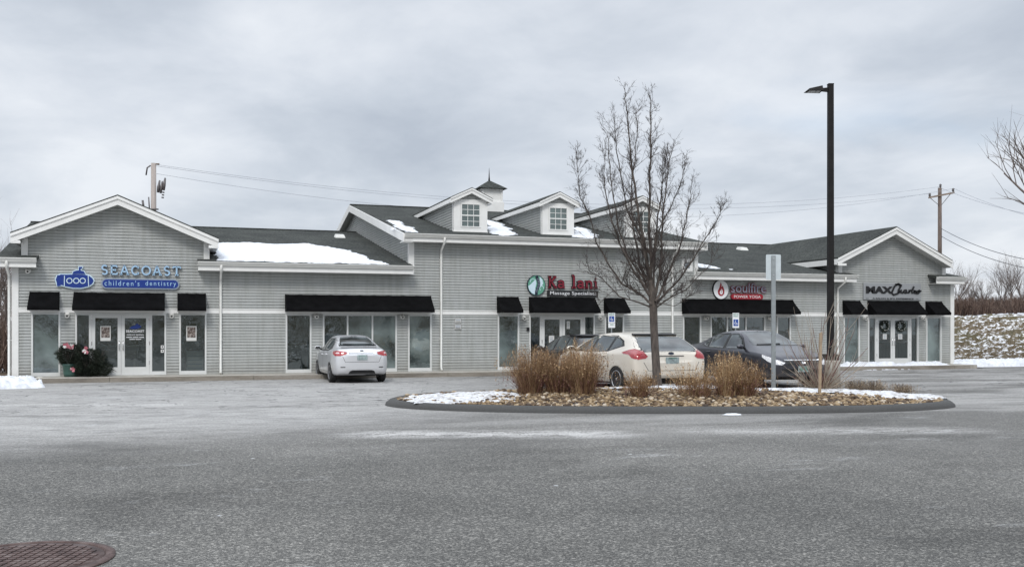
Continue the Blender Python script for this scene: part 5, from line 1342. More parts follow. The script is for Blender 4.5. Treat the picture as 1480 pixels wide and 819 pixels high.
for i in range(16): a = rnd.uniform(0, 6.28); mb.tube([(0, 0, .35), (.2 * cos(a), .2 * sin(a), .75), (.42 * cos(a), .42 * sin(a), .85)], [.012, .008, .004], M_bark, 4)
mb.build('greenery', PT)
def bow(mb, c, s, rnd):
    for i in range(9):
        a = rnd.uniform(0, 2 * pi); d = Vector((cos(a), -.4, sin(a))).normalized() * s; n = Vector((-sin(a), 0, cos(a))) * s * .45
        c_ = Vector(c); m = M_pink if i % 3 else M_paper; mb.add([c_, c_ + d * .6 + n, c_ + d * 1.2, c_ + d * .6 - n], [(0, 1, 2, 3)], m)
mb = MB(); bow(mb, (-.1, -.25, 1.0), .10, rnd); mb.build('ribbon_bow', PT)
mb = MB(); bow(mb, (.05, -.25, .97), .09, rnd); mb.build('ribbon_bow', PT)
x2 = FX(131, Y - .1); P2_ = thing('evergreen_bush', 'dark evergreen bush with a pink bow spilling beside the green pot', 'bush', (x2, Y - .1, SL))
mb = MB(); needles(mb, (-.08, 0, .42), .46, .44, 3600, rnd, .15, .5); needles(mb, (.22, 0, .2), .40, .2, 1100, rnd, .16, .6)
for i in range(22): a = rnd.uniform(0, 6.28); mb.tube([(0, 0, .0), (.22 * cos(a), .22 * sin(a), .45), (.45 * cos(a), .3 * sin(a), .5 + .4 * rnd.random())], [.014, .01, .004], M_bark, 4)
mb.build('greenery', P2_); mb = MB(); bow(mb, (-.1, -.3, .85), .12, rnd); mb.build('ribbon_bow', P2_); mb = MB(); bow(mb, (-.5, -.32, .24), .08, rnd); mb.build('ribbon_bow', P2_)
# background trees
def far_tree(h, seed, m=M_fartwig, spread=.5, r=.14, kids=(11, 6, 5, 4), maxlev=3):
    rn = random.Random(seed); mt = MB(); H = h * .38
    mt.tube([(0, 0, -.1), (rn.gauss(0, .1), rn.gauss(0, .1), H * .5), (rn.gauss(0, .2), rn.gauss(0, .2), H)], [r * 1.2, r, r * .85], m, 7)
    mc = MB(); top = Vector(mt.v[-1]); 
    for i in range(kids[0]):
        f = rn.uniform(.5, 1); a = rn.uniform(0, 6.28); p = Vector((0, 0, H * f)); d = Vector((cos(a) * spread, sin(a) * spread, 1)).normalized()
        grow(mc, m, p, d, h * .55 * rn.uniform(.7, 1.12), r * .45, 1, rn, maxlev, .22, .55, 4, (5, 4, 3, 3, 3), (0, 8, 6, 4), .11, .55)
    return mt, mc
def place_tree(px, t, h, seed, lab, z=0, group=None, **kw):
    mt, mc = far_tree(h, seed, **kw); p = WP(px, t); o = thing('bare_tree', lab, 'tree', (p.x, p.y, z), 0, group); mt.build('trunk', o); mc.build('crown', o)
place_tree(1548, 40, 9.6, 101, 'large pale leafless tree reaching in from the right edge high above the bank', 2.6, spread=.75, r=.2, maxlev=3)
gb = 'bare trees beyond the stone bank'
for i, (px, t, h, lab) in enumerate(((1385, 62, 5.2, 'bare tree just right of the building above the stone bank'), (1402, 70, 3.7, 'short bare tree second from the building above the bank'), (1422, 60, 3.3, 'low spreading bare tree behind the middle of the bank'),
                                     (1447, 66, 4.3, 'bare tree behind the bank left of the tall whip'), (1462, 58, 5.2, 'slim bare tree with a high whip near the right edge'), (1478, 64, 4.6, 'bare tree at the right edge just above the bank'))):
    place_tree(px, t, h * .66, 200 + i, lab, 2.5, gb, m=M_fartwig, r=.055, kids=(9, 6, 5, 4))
gb = 'bare trees left of the building'
for i, (px, t, h, lab) in enumerate(((-14, 52, 7.2, 'tall bare tree at the far left edge of the photo'), (8, 60, 6.6, 'bare tree close beside the left wall of the building'), (22, 68, 7.2, 'bare tree half hidden behind the left gable'), (-4, 74, 7.0, 'bare tree furthest back at the left edge'))):
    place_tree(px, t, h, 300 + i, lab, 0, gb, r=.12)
# brush masses
def brush(name, lab, pts_fn, n, hmin, hmax, seed, m=M_brush):
    rn = random.Random(seed); mb = MB()
    for i in range(n):
        x, y, z = pts_fn(rn); h = rn.uniform(hmin, hmax); nb = 5
        for k in range(nb):
            a = rn.uniform(0, 6.28); d = Vector((cos(a) * .38, sin(a) * .38, 1)); b0 = Vector((x, y, z)); s = Vector((cos(a + 1.57), sin(a + 1.57), 0)) * .022; mid = b0 + d * h * .55 + Vector((rn.gauss(0, .07), rn.gauss(0, .07), 0)); e = b0 + d * h * rn.uniform(.8, 1.05)
            mb.add([b0 - s, b0 + s, mid + s * .7, mid - s * .7, e], [(0, 1, 2, 3), (3, 2, 4)], m)
            for q in range(4): f = rn.uniform(.3, 1); c = b0.lerp(e, f); o = Vector((rn.gauss(0, .22), rn.gauss(0, .22), rn.uniform(.05, .35))); mb.add([c - s * .5, c + s * .5, c + o], [(0, 1, 2)], m)
    return tag(mb.build(name), lab, 'brush', kind='stuff')
brush('brush', 'rust brown brush growing along the top of the stone bank', lambda rn: (lambda x, y: (x, y, 2.15 + .75 * (x - XR) / 29))(rn.uniform(XR + .9, 60), rn.uniform(43, 62)), 4200, .3, 1.2, 1)
brush('undergrowth', 'brown undergrowth left of the building', lambda rn: (rn.uniform(-34, XL - .8), rn.uniform(38, 66), .1), 3000, .7, 2.6, 2)
brush('rear_brush', 'brown wood edge across the road', lambda rn: (rn.uniform(-58, 58), rn.uniform(-46, -36), 4.4), 1800, 2.5, 6.5, 3)
# ============================================================ CARS
def patch(bvh, outline, frame, off, m, step=.06, thick=.012, both=False):
    """lay a shaped plate on the body: outline in a 2-D frame (origin, u, v, direction) cast along direction"""
    O, U, Vv, D = frame
    bm = bmesh.new(); vs = [bm.verts.new((p[0], p[1], 0)) for p in outline]; f = bm.faces.new(vs)
    bmesh.ops.triangulate(bm, faces=[f])
    xs_ = [p[0] for p in outline]; ys_ = [p[1] for p in outline]
    for ax, lo, hi in ((0, min(xs_), max(xs_)), (1, min(ys_), max(ys_))):
        n = max(1, int((hi - lo) / step))
        for i in range(1, n + 1):
            c = lo + (hi - lo) * i / (n + 1); co = (c, 0, 0) if ax == 0 else (0, c, 0); no = (1, 0, 0) if ax == 0 else (0, 1, 0)
            bmesh.ops.bisect_plane(bm, geom=bm.verts[:] + bm.edges[:] + bm.faces[:], plane_co=co, plane_no=no, dist=1e-5)
    hits = {}; bad = []
    for v in bm.verts:
        P = O + U * v.co.x + Vv * v.co.y; h = bvh.ray_cast(P, D)
        if h[0] is None: bad.append(v)
        else:
            nn = h[1] if h[1].dot(D) < 0 else -h[1]; hits[v] = (h[0], nn)
    bmesh.ops.delete(bm, geom=bad, context='VERTS')
    bm.verts.ensure_lookup_table(); bm.verts.index_update()
    V = []; idx = {}
    for v in bm.verts: idx[v] = len(V); p, nn = hits[v]; V.append(p + nn * off)
    nb = len(V); F = [tuple(idx[v] for v in f.verts) for f in bm.faces]
    be = [e for e in bm.edges if len(e.link_faces) == 1]; low = {}
    for e in be:
        for v in e.verts:
            if v not in low: p, nn = hits[v]; low[v] = len(V); V.append(p - nn * thick)
    for e in be: a, b_ = e.verts; F.append((idx[a], idx[b_], low[b_], low[a]))
    bm.free(); mb = MB(); mb.add(V, F, m, True); return mb
def car_body(st_, paint, zs=1.0, arches=(), aw=.36, Wt=.80):
    """st_: rows (x, ztop, zshoulder, halfwidth, halfroof, zbottom)"""
    V = []; F = []; n = 0; rings = []
    def half(x, zt, zs_, w, wr, zb):
        zm = zb + (zs_ - zb) * .48; up = zt - zs_
        return [(0, zb), (w * .82, zb), (w * .965, zb + .05), (w * 1.0, zm), (w * .99, zs_ - .07), (w * .945, zs_), (w * .945 + (wr - w * .945) * .12, zs_ + up * .10), (wr + (w * .945 - wr) * .06, zt - max(.02, up * .16)), (wr * .86, zt - .022), (wr * .45, zt - .004), (0, zt)]
    for row in st_:
        h = half(*row); ring = [(row[0], y, z * zs) for y, z in h] + [(row[0], -y, z * zs) for y, z in h[-2:0:-1]]
        rings.append(ring)
    n = len(rings[0])
    for r in rings: V += r
    for i in range(len(rings) - 1):
        for k in range(n): F.append((i * n + k, i * n + (k + 1) % n, (i + 1) * n + (k + 1) % n, (i + 1) * n + k))
    for e, i in ((0, 0), (1, len(rings) - 1)):
        ring = rings[i]; cz = sum(p[2] for p in ring) / n; o = len(V); dx = -.03 if e == 0 else .03
        V += [(p[0] + dx, p[1] * .72, cz + (p[2] - cz) * .72) for p in ring]
        for k in range(n): F.append((i * n + k, i * n + (k + 1) % n, o + (k + 1) % n, o + k) if e else (i * n + (k + 1) % n, i * n + k, o + k, o + (k + 1) % n))
        # close with quads between both halves
        m_ = n // 2
        for k in range(m_):
            a, b_, c, d = o + k, o + k + 1, o + (n - k - 1) % n, o + (n - k) % n
            f = [a, b_, c, d]; g_ = []
            for q in f:
                if q not in g_: g_.append(q)
            if len(g_) > 2: F.append(tuple(g_ if e else g_[::-1]))
    me = bpy.data.meshes.new('body'); me.from_pydata([tuple(v) for v in V], [], F); me.update()
    bm = bmesh.new(); bm.from_mesh(me); bmesh.ops.remove_doubles(bm, verts=bm.verts, dist=1e-5); bmesh.ops.recalc_face_normals(bm, faces=bm.faces)
    bm.to_mesh(me); bm.free(); me.materials.append(paint); me.materials.append(M_dark)
    ob = bpy.data.objects.new('body', me); COL.objects.link(ob); md = ob.modifiers.new('s', 'SUBSURF'); md.levels = 3; md.render_levels = 3
    dg = bpy.context.evaluated_depsgraph_get(); dg.update(); smooth = bpy.data.meshes.new_from_object(ob.evaluated_get(dg))
    bm = bmesh.new(); bm.from_mesh(smooth); bvh = BVHTree.FromBMesh(bm); bm.free()
    ob.modifiers.clear(); ob.data = smooth; cut = []
    for ax, R in arches:
        for s in (-1, 1):
            c = MB(); Mx = Matrix.Translation((ax, s * (Wt - .14), R - .045)) @ Matrix.Rotation(radians(90), 4, 'X')
            c.lathe([(aw, -.26), (aw, .26)], M_dark, 40, Mx, False); co = c.build('cutter'); cut.append(co)
            md = ob.modifiers.new('b', 'BOOLEAN'); md.operation = 'DIFFERENCE'; md.object = co; md.solver = 'EXACT'
    dg = bpy.context.evaluated_depsgraph_get(); dg.update(); fin = bpy.data.meshes.new_from_object(ob.evaluated_get(dg)); ob.modifiers.clear()
    bpy.data.objects.remove(ob)
    for c in cut: bpy.data.objects.remove(c)
    fin.materials.clear(); fin.materials.append(paint); fin.materials.append(M_dark)
    for p in fin.polygons:
        c = p.center; mi = 0
        for ax, R in arches:
            if math.hypot(c.x - ax, c.z - (R - .045)) < aw + .004 and abs(c.y) < Wt + .2 and abs(p.normal.y) < .98 and math.hypot(c.x - ax, c.z - (R - .045)) > aw - .03 and (p.normal.x * (c.x - ax) + p.normal.z * (c.z - R + .045)) < 0: mi = 1
            if math.hypot(c.x - ax, c.z - (R - .045)) < aw - .001 and abs(c.y) < Wt - .3: mi = 1
        if c.z < (min(r[5] for r in st_) + .06) * zs and p.normal.z < -.5: mi = 1
        p.material_index = mi; p.use_smooth = True
    return fin, bvh
def wheel(root, x, s, R, track, spokes, w=.205, rimr=.68):
    M0 = Matrix.Translation((x, s * track, R)) @ Matrix.Rotation(radians(-90 * s), 4, 'X')     # local z -> outward
    wd = w / 2; o = bpy.data.objects.new('wheel', None); COL.objects.link(o); o.parent = root; o.empty_display_size = .1
    mb = MB(); rr_ = R * rimr
    prof = [(rr_, -wd), (R * .93, -wd), (R * .99, -wd * .8), (R, -wd * .4), (R, wd * .4), (R * .99, wd * .8), (R * .93, wd), (rr_ + .01, wd), (rr_, wd - .01)]
    mb.lathe(prof, M_rubber, 40, M0); mb.build('tyre', o)
    mb = MB(); mb.lathe([(rr_ + .003, wd - .012), (rr_ - .006, wd + .002), (rr_ - .02, wd - .006), (rr_ - .03, wd - .07), (rr_ - .03, -wd)], M_rim, 40, M0)
    mb.lathe([(0, wd - .10), (rr_ - .03, wd - .10)], M_dark, 24, M0); mb.lathe([(0, wd - .008), (.035, wd - .010), (.045, wd - .03), (.05, wd - .08)], M_rim, 16, M0)
    for k in range(spokes):
        for q in (-.13, .13):
            a = 2 * pi * k / spokes + q * .8; a2 = 2 * pi * k / spokes + q * 1.5; c0 = Vector((cos(a), sin(a), 0)); c1 = Vector((cos(a2), sin(a2), 0)); n0 = Vector((-sin(a), cos(a), 0)); h = .013
            A0 = c0 * .03; A1 = c1 * (rr_ - .012); zt = wd - .012; zb_ = wd - .05
            mb.add([M0 @ v for v in (A0 - n0 * h + Vector((0, 0, zt)), A0 + n0 * h + Vector((0, 0, zt)), A1 + n0 * h + Vector((0, 0, zt - .004)), A1 - n0 * h + Vector((0, 0, zt - .004)),
                    A0 - n0 * h + Vector((0, 0, zb_)), A0 + n0 * h + Vector((0, 0, zb_)), A1 + n0 * h + Vector((0, 0, zb_)), A1 - n0 * h + Vector((0, 0, zb_)))], [(0, 1, 2, 3), (0, 4, 5, 1), (2, 6, 7, 3), (1, 5, 6, 2), (3, 7, 4, 0)], M_rim)
    mb.build('rim', o)
side = lambda s: (Vector((0, s * 3, 0)), Vector((1, 0, 0)), Vector((0, 0, 1)), Vector((0, -s, 0)))
rear = (Vector((-5, 0, 0)), Vector((0, 1, 0)), Vector((0, 0, 1)), Vector((1, 0, 0)))
nose = (Vector((5, 0, 0)), Vector((0, 1, 0)), Vector((0, 0, 1)), Vector((-1, 0, 0)))
def diag(end, s, yaw=40):   # wraps a lamp round the corner: +u runs outward
    a = radians(yaw); d = Vector((-end * cos(a), -s * sin(a), 0)); u = Vector((-end * sin(a), s * cos(a), 0)); return (-d * 6, u, Vector((0, 0, 1)), d)
def top(): return (Vector((0, 0, 5)), Vector((1, 0, 0)), Vector((0, 1, 0)), Vector((0, 0, -1)))
def line2(a, b, w):
    a, b = Vector(a), Vector(b); d = (b - a).normalized(); n = Vector((-d.y, d.x)) * w / 2; return [a - n, b - n, b + n, a + n]
def finish(pb, name, parent, label=None):
    o = pb.build(name, parent)
    if label: o['label'] = label
    return o
def build_car(kind, name, label, cat, loc, az, paint, S, zs=1.0, xy=1.0):
    root = thing(name, label, cat, loc, radians(90) - az)
    me, bvh = car_body(S['st'], paint, zs, [(S['xf'], S['R']), (S['xr'], S['R'])], S['R'] + .045, S['wt'])
    body = link('body', me, root)
    Z = lambda pts: [(p[0], p[1] * zs) for p in pts]
    for s in (-1, 1):
        mb = MB()
        for poly in S['side_glass']: 
            q = patch(bvh, Z(poly), side(s), .003, M_carglass); mb.add(q.v, q.f, M_carglass, True)
        finish(mb, 'side_windows', root)
        mb = MB()
        q = patch(bvh, Z(S['dlo']), side(s), .0008, M_dark); mb.add(q.v, q.f, M_dark, True); finish(mb, 'window_trim', root)
        mb = MB()
        for a, b in S['seams']: q = patch(bvh, Z(line2(a, b, .010)), side(s), .0012, M_dark, .05, .002); mb.add(q.v, q.f, M_dark, True)
        finish(mb, 'door_seams', root)
        for hx, hz in S['handles']:
            hp = bvh.ray_cast(Vector((hx, s * 3, hz * zs)), Vector((0, -s, 0)))[0]
            mb = MB(); mb.tube([hp + Vector((-.09, 0, 0)), hp + Vector((-.07, s * .03, 0)), hp + Vector((.07, s * .03, 0)), hp + Vector((.09, 0, 0))], .014, paint, 8); finish(mb, 'door_handle', root)
        # mirror
        mx, mz = S['mirror']; hp = bvh.ray_cast(Vector((mx, s * 3, mz * zs)), Vector((0, -s, 0)))[0]
        mb = MB(); c = hp + Vector((0, s * .13, .05)); Mx = Matrix.Translation(c) @ Matrix.Diagonal((.065, .11, .068, 1))
        mb.add([Mx @ Vector((v.x if v.x > 0 else v.x * .35, v.y, v.z)) for v in IV2], IF2, paint, True); mb.tube([hp, c], [.03, .025], M_dark, 6)
        mi = finish(mb, 'wing_mirror', root)
        mb = MB(); mb.lathe([(0, 0), (1, 0)], M_chrome, 18, Matrix.Translation(c + Vector((-.027, 0, 0))) @ Matrix.Rotation(radians(-90), 4, 'Y') @ Matrix.Diagonal((.05, .088, 1, 1))); finish(mb, 'mirror_glass', mi)
        if 'arch_trim' in S: pass
        wheel(root, S['xf'], s, S['R'], S['wt'], S['spokes']); wheel(root, S['xr'], s, S['R'], S['wt'], S['spokes'])
        for fr, poly, m in S.get('tail', []):
            finish(patch(bvh, Z(poly), diag(-1, s, fr), .010, m, .03), 'tail_light' if m is M_redlens else 'reverse_light', root)
        for fr, poly, m in S.get('head', []):
            finish(patch(bvh, Z(poly), diag(1, s, fr), .008, m, .03), 'headlight', root)
    for key, fr in (('rear_glass', rear), ('front_glass', nose)):
        finish(patch(bvh, Z(S[key]), fr, .003, M_carglass), 'rear_window' if key == 'rear_glass' else 'windscreen', root)
        finish(patch(bvh, Z(S[key + '_t']), fr, .0008, M_dark), 'window_trim', root)
    for nm, fr, poly, m, off in S['plates']:
        finish(patch(bvh, Z(poly), rear if fr == 'r' else nose, off, m, .05), nm, root)
    # licence plate
    fr, py, pz = S['plate']; d = -1 if fr == 'r' else 1
    hp = bvh.ray_cast(Vector((d * 5, py, pz * zs)), Vector((-d, 0, 0)))[0]; x = hp.x + d * .012
    mb = MB(); mb.box(min(x, x + d * .012), max(x, x + d * .012), -.155, .155, pz * zs - .078, pz * zs + .078, M_plate); pp = finish(mb, 'licence_plate', root)
    mb = MB(); Mt = Matrix.Translation((x + d * .0125, 0, 0)) @ Matrix.Rotation(radians(90 if d > 0 else -90), 4, 'Z')
    mb_txt = S.get('ptext', '')
    if mb_txt: text_mb(mb, mb_txt, -.12, .12, pz * zs - .04, pz * zs + .035, 0, M_greentxt, .002, bold=.02, M=Mt)
    mb.box(x + d * .0125 if d > 0 else x + d * .0145, x + d * .0145 if d > 0 else x + d * .0125, -.09, .09, pz * zs + .050, pz * zs + .062, M_greentxt); finish(mb, 'plate_characters', pp)
    root.scale = (xy, xy, 1)
    return root, body, bvh
rect = lambda y0, y1, z0, z1: [(y0, z0), (y1, z0), (y1, z1), (y0, z1)]
# --- silver sedan
SED = dict(
 st=[(-2.27, .93, .82, .62, .50, .36), (-2.22, 1.02, .90, .76, .62, .28), (-2.08, 1.08, .955, .835, .68, .24), (-1.82, 1.10, .97, .865, .70, .21), (-1.58, 1.125, .975, .875, .685, .20), (-1.15, 1.315, .98, .88, .60, .19), (-.72, 1.45, .975, .885, .56, .18),
     (-.1, 1.495, .96, .885, .575, .18), (.40, 1.46, .95, .885, .57, .18), (.85, 1.26, .94, .88, .62, .18), (1.20, 1.07, .93, .88, .68, .18), (1.70, .97, .89, .865, .66, .20), (2.05, .86, .79, .80, .60, .22), (2.24, .70, .64, .66, .5, .28)],
 xf=1.36, xr=-1.34, R=.325, wt=.775, spokes=8,
 side_glass=[[(.86, 1.0), (.06, .995), (.02, 1.38), (.30, 1.385), (.55, 1.26)], [(-.04, .995), (-.80, 1.01), (-.90, 1.30), (-.70, 1.36), (-.08, 1.40)], [(-.88, 1.02), (-1.18, 1.08), (-.98, 1.26)]],
 dlo=[(.98, .975), (0, .97), (-.85, .98), (-1.28, 1.06), (-.98, 1.31), (-.68, 1.385), (0, 1.425), (.32, 1.41), (.58, 1.28)],
 seams=[((.98, .95), (1.0, .35)), ((1.0, .35), (-.78, .33)), ((.01, .95), (.0, .34)), ((-.86, .95), (-.95, .62)), ((-.95, .62), (-.78, .33))],
 handles=[(.16, .86), (-.74, .88)], mirror=(.92, 1.0),
 rear_glass=[(-.54, 1.155), (.54, 1.155), (.51, 1.30), (.43, 1.415), (0, 1.435), (-.43, 1.415), (-.51, 1.30)], rear_glass_t=[(-.60, 1.135), (.60, 1.135), (.56, 1.30), (.47, 1.43), (0, 1.452), (-.47, 1.43), (-.56, 1.30)],
 front_glass=[(-.64, 1.09), (.64, 1.09), (.50, 1.42), (0, 1.44), (-.50, 1.42)], front_glass_t=[(-.67, 1.07), (.67, 1.07), (.52, 1.435), (0, 1.455), (-.52, 1.435)],
 tail=[(38, [(-1.02, .0), (-1.0, .0)], None)][:0],
 plates=[('boot_seam', 'r', line2((-.52, .66), (.52, .66), .010), M_dark, .0012), ('boot_seam', 'r', line2((-.60, .84), (-.52, .66), .010), M_dark, .0012), ('boot_seam', 'r', line2((.60, .84), (.52, .66), .010), M_dark, .0012),
         ('boot_recess', 'r', rect(-.40, .40, .915, .94), M_chrome, .012), ('emblem', 'r', rect(-.05, .05, .985, 1.02), M_dark, .006), ('boot_spoiler', 'r', rect(-.56, .56, 1.085, 1.105), M_dark, .004),
         ('bumper_reflector', 'r', rect(-.66, -.52, .49, .515), M_dark, .006), ('bumper_reflector', 'r', rect(.52, .66, .49, .515), M_dark, .006),
         ('rear_valance', 'r', [(-.42, .30), (.42, .30), (.38, .38), (.3, .41), (-.3, .41), (-.38, .38)], M_dark, .004), ('bumper_underside', 'r', rect(-.70, .70, .20, .285), M_dark, .004)],
 plate=('r', 0, .80))
SED['tail'] = []
# --- hatchback
HAT = dict(
 st=[(-2.14, .80, .70, .64, .55, .38), (-2.11, .98, .88, .80, .66, .30), (-2.06, 1.03, .95, .86, .69, .25), (-1.88, 1.18, .99, .89, .665, .22), (-1.62, 1.35, 1.01, .90, .63, .20), (-1.38, 1.425, 1.0, .905, .61, .19), (-.9, 1.47, .985, .905, .615, .18),
     (-.25, 1.485, .965, .905, .615, .18), (.30, 1.44, .95, .90, .60, .18), (.80, 1.26, .94, .895, .64, .18), (1.22, 1.06, .93, .89, .69, .18), (1.68, .96, .88, .87, .67, .20), (2.0, .84, .77, .80, .60, .22), (2.15, .66, .60, .66, .5, .28)],
 xf=1.32, xr=-1.33, R=.325, wt=.795, spokes=5,
 side_glass=[[(.92, .99), (.06, .995), (.03, 1.375), (.22, 1.38), (.55, 1.24)], [(-.04, .995), (-.80, 1.02), (-.84, 1.36), (-.08, 1.40)], [(-.89, 1.03), (-1.38, 1.15), (-1.22, 1.27), (-.93, 1.355)]],
 dlo=[(1.02, .965), (0, .97), (-.85, .995), (-1.47, 1.14), (-1.30, 1.27), (-.88, 1.395), (0, 1.425), (.26, 1.405), (.60, 1.26)],
 seams=[((.98, .94), (1.0, .35)), ((1.0, .35), (-.78, .33)), ((.01, .95), (.0, .34)), ((-.90, .98), (-.97, .65)), ((-.97, .65), (-.78, .33))],
 handles=[(.16, .85), (-.72, .89)], mirror=(.90, .99),
 rear_glass=[(-.60, 1.02), (.60, 1.02), (.65, 1.13), (.54, 1.355), (0, 1.375), (-.54, 1.355), (-.65, 1.13)], rear_glass_t=[(-.66, 1.0), (.66, 1.0), (.72, 1.12), (.58, 1.375), (0, 1.395), (-.58, 1.375), (-.72, 1.12)],
 front_glass=[(-.64, 1.09), (.64, 1.09), (.50, 1.40), (0, 1.42), (-.50, 1.40)], front_glass_t=[(-.67, 1.07), (.67, 1.07), (.52, 1.415), (0, 1.435), (-.52, 1.415)],
 plates=[('tailgate_seam', 'r', line2((-.56, .56), (.56, .56), .010), M_dark, .0012), ('tailgate_seam', 'r', line2((-.66, .76), (-.56, .56), .010), M_dark, .0012), ('tailgate_seam', 'r', line2((.66, .76), (.56, .56), .010), M_dark, .0012),
         ('emblem', 'r', [(.07 * cos(i * pi / 8), .965 + .032 * sin(i * pi / 8)) for i in range(16)], M_navy, .008),
         ('rear_valance', 'r', [(-.62, .27), (.62, .27), (.55, .38), (-.55, .38)], M_dark, .006), ('tailgate_grip', 'r', rect(-.30, .30, .895, .915), M_dark, .006), ('roof_spoiler', 'r', [(-.50, 1.40), (.50, 1.40), (.52, 1.375), (-.52, 1.375)], M_dark, .05)],
 plate=('r', 0, .80))
# --- dark sedan (seen from the front)
DRK = dict(SED); DRK['st'] = [list(r) for r in SED['st']]
DRK.update(plates=[('grille', 'f', [(-.52, .70), (.52, .70), (.44, .60), (-.44, .60)], M_dark, .004), ('grille_bar', 'f', rect(-.50, .50, .705, .735), M_chrome, .010), ('lower_intake', 'f', [(-.48, .36), (.48, .36), (.58, .50), (-.58, .50)], M_dark, .004),
                   ('emblem', 'f', rect(-.05, .05, .63, .69), M_chrome, .012), ('bumper_underside', 'f', rect(-.62, .62, .22, .30), M_dark, .004), ('wiper', 'f', line2((-.55, 1.10), (.1, 1.12), .018), M_dark, .012)],
           plate=('f', 0, .50), ptext='ABI 4053', spokes=7)
DRK['head'] = 1
def lamp_poly(pts): return pts
# corner-lamp outlines: u is measured outward from the car's axis in the diagonal frame (see diag)
def lampset(S, end, yaw, poly, m, key): S[key] = [(yaw, poly, m)]
def corner_u(x, y, end, yaw):      # frame u of body point (x,y) on side s=+1
    a = radians(yaw); u = Vector((-end * sin(a), cos(a))); return x * u.x + y * u.y
def cpoly(end, yaw, pts): return [(corner_u(x, y, end, yaw), z) for x, y, z in pts]
SED['tail'] = [(42, cpoly(-1, 42, [(-2.27, .47, .955), (-2.24, .62, .99), (-2.16, .80, 1.0), (-1.86, .88, .985), (-1.92, .88, .91), (-2.14, .82, .845), (-2.24, .66, .845), (-2.28, .50, .89)]), M_redlens),
               (42, cpoly(-1, 42, [(-2.2, .72, .955), (-2.10, .82, .96), (-2.12, .82, .915), (-2.22, .68, .91)]), M_clear)]
HAT['tail'] = [(44, cpoly(-1, 44, [(-2.12, .56, .90), (-2.08, .66, 1.02), (-1.98, .82, 1.075), (-1.84, .89, 1.05), (-1.58, .905, .985), (-1.66, .90, .955), (-1.90, .895, .935), (-1.98, .86, .86), (-2.08, .76, .825), (-2.13, .62, .85)]), M_redlens)]
DRK['tail'] = []
DRK['head'] = [(48, cpoly(1, 48, [(2.22, .46, .66), (2.14, .62, .72), (1.98, .77, .80), (1.78, .85, .86), (1.80, .85, .79), (1.98, .80, .69), (2.12, .70, .62), (2.22, .54, .60)]), M_clear)]
HAT['head'] = [(48, cpoly(1, 48, [(2.1, .46, .66), (2.04, .62, .74), (1.75, .85, .88), (1.80, .85, .79), (2.04, .72, .62), (2.12, .54, .60)]), M_clear)]
SED['head'] = [(48, cpoly(1, 48, [(2.2, .46, .68), (2.12, .62, .76), (1.78, .85, .88), (1.80, .85, .79), (2.1, .70, .66), (2.20, .54, .64)]), M_clear)]
BLK = dict(HAT); BLK['plates'] = HAT['plates'] + [('roof_spoiler', 'r', rect(-.62, .62, 1.385, 1.42), M_dark, .06)]
def wheel_anchor(px, py, z, lx, ly, az):   # put the wheel contact point of a car at a ground spot
    t = (CH - z) * FPX / (py - HY); p = WP(px, t); f = Vector((sin(az), cos(az))); l = Vector((-cos(az), sin(az)))
    return Vector((p.x - f.x * lx - l.x * ly, p.y - f.y * lx - l.y * ly, 0))
az = radians(-.5); L0 = wheel_anchor(479, 552.2, 0, -1.34, .80, az); L0.z = gz(L0.x, L0.y) * .3
build_car('sedan', 'parked_car', 'silver sedan parked nose-in at the kerb under the long black awning', 'car', tuple(L0), az, M_silver, SED)
az = radians(-2.5); L0 = wheel_anchor(896, 566.5, .12, -1.33 * 1.15, .80 * 1.15, az); L0.z = gz(L0.x, L0.y)
rootH, bodyH, bvhH = build_car('hatch', 'parked_car', 'off-white hatchback with red tail lights parked behind the island tree', 'car', tuple(L0), az, M_cream, HAT, 1.0, 1.15)
# rear screen spoiler on the hatchback
az = radians(180); t = 26.0; p = WP(1155, t); f = Vector((sin(az), cos(az), 0)); c = p - f * 2.27; c.z = gz(c.x, c.y)
build_car('dark', 'parked_car', 'charcoal sedan facing the camera behind the steel sign post', 'car', tuple(c), az, M_char, DRK, 1.03, 1.08)
az = radians(-2); p = WP(862, 29.2); f = Vector((sin(az), cos(az), 0)); c = p + f * 2.1 + Vector((.35, 0, 0)); c.z = gz(c.x, c.y)
build_car('black', 'parked_car', 'black hatchback half hidden behind the off-white one', 'car', tuple(c), az, M_blackp, BLK, 1.0)
# ============================================================ SKY, SUN, CAMERA
w = bpy.data.worlds.new('World'); scene.world = w; w.use_nodes = True; nt = w.node_tree; N_ = nt.nodes; L_ = nt.links; N_.clear()
def nn(k, **kw):
    n = N_.new(k)
    for a, v in kw.items():
        if hasattr(n, a): setattr(n, a, v)
        else: n.inputs[a].default_value = v
    return n
SUN_EL, SUN_AZ = radians(42), radians(205)      # azimuth clockwise from +Y: behind the camera
sky = nn('ShaderNodeTexSky', sky_type='NISHITA', sun_disc=False); sky.sun_elevation = SUN_EL; sky.sun_rotation = SUN_AZ; sky.air_density = 1.0; sky.dust_density = 2.0
bg1 = nn('ShaderNodeBackground'); bg1.inputs['Strength'].default_value = .12; L_.new(sky.outputs[0], bg1.inputs['Color'])
tc = nn('ShaderNodeTexCoord'); sp = nn('ShaderNodeSeparateXYZ'); L_.new(tc.outputs['Generated'], sp.inputs[0])
def wm(op, a, b=0.0, clamp=False):
    n = nn('ShaderNodeMath', operation=op, use_clamp=clamp)
    for s_, v in ((n.inputs[0], a), (n.inputs[1], b)):
        if hasattr(v, 'is_output'): L_.new(v, s_)
        else: s_.default_value = v
    return n.outputs[0]
zz = wm('ADD', wm('MAXIMUM', sp.outputs['Z'], 0.0), .20)
cx_ = wm('DIVIDE', sp.outputs['X'], zz); cy_ = wm('DIVIDE', sp.outputs['Y'], zz)
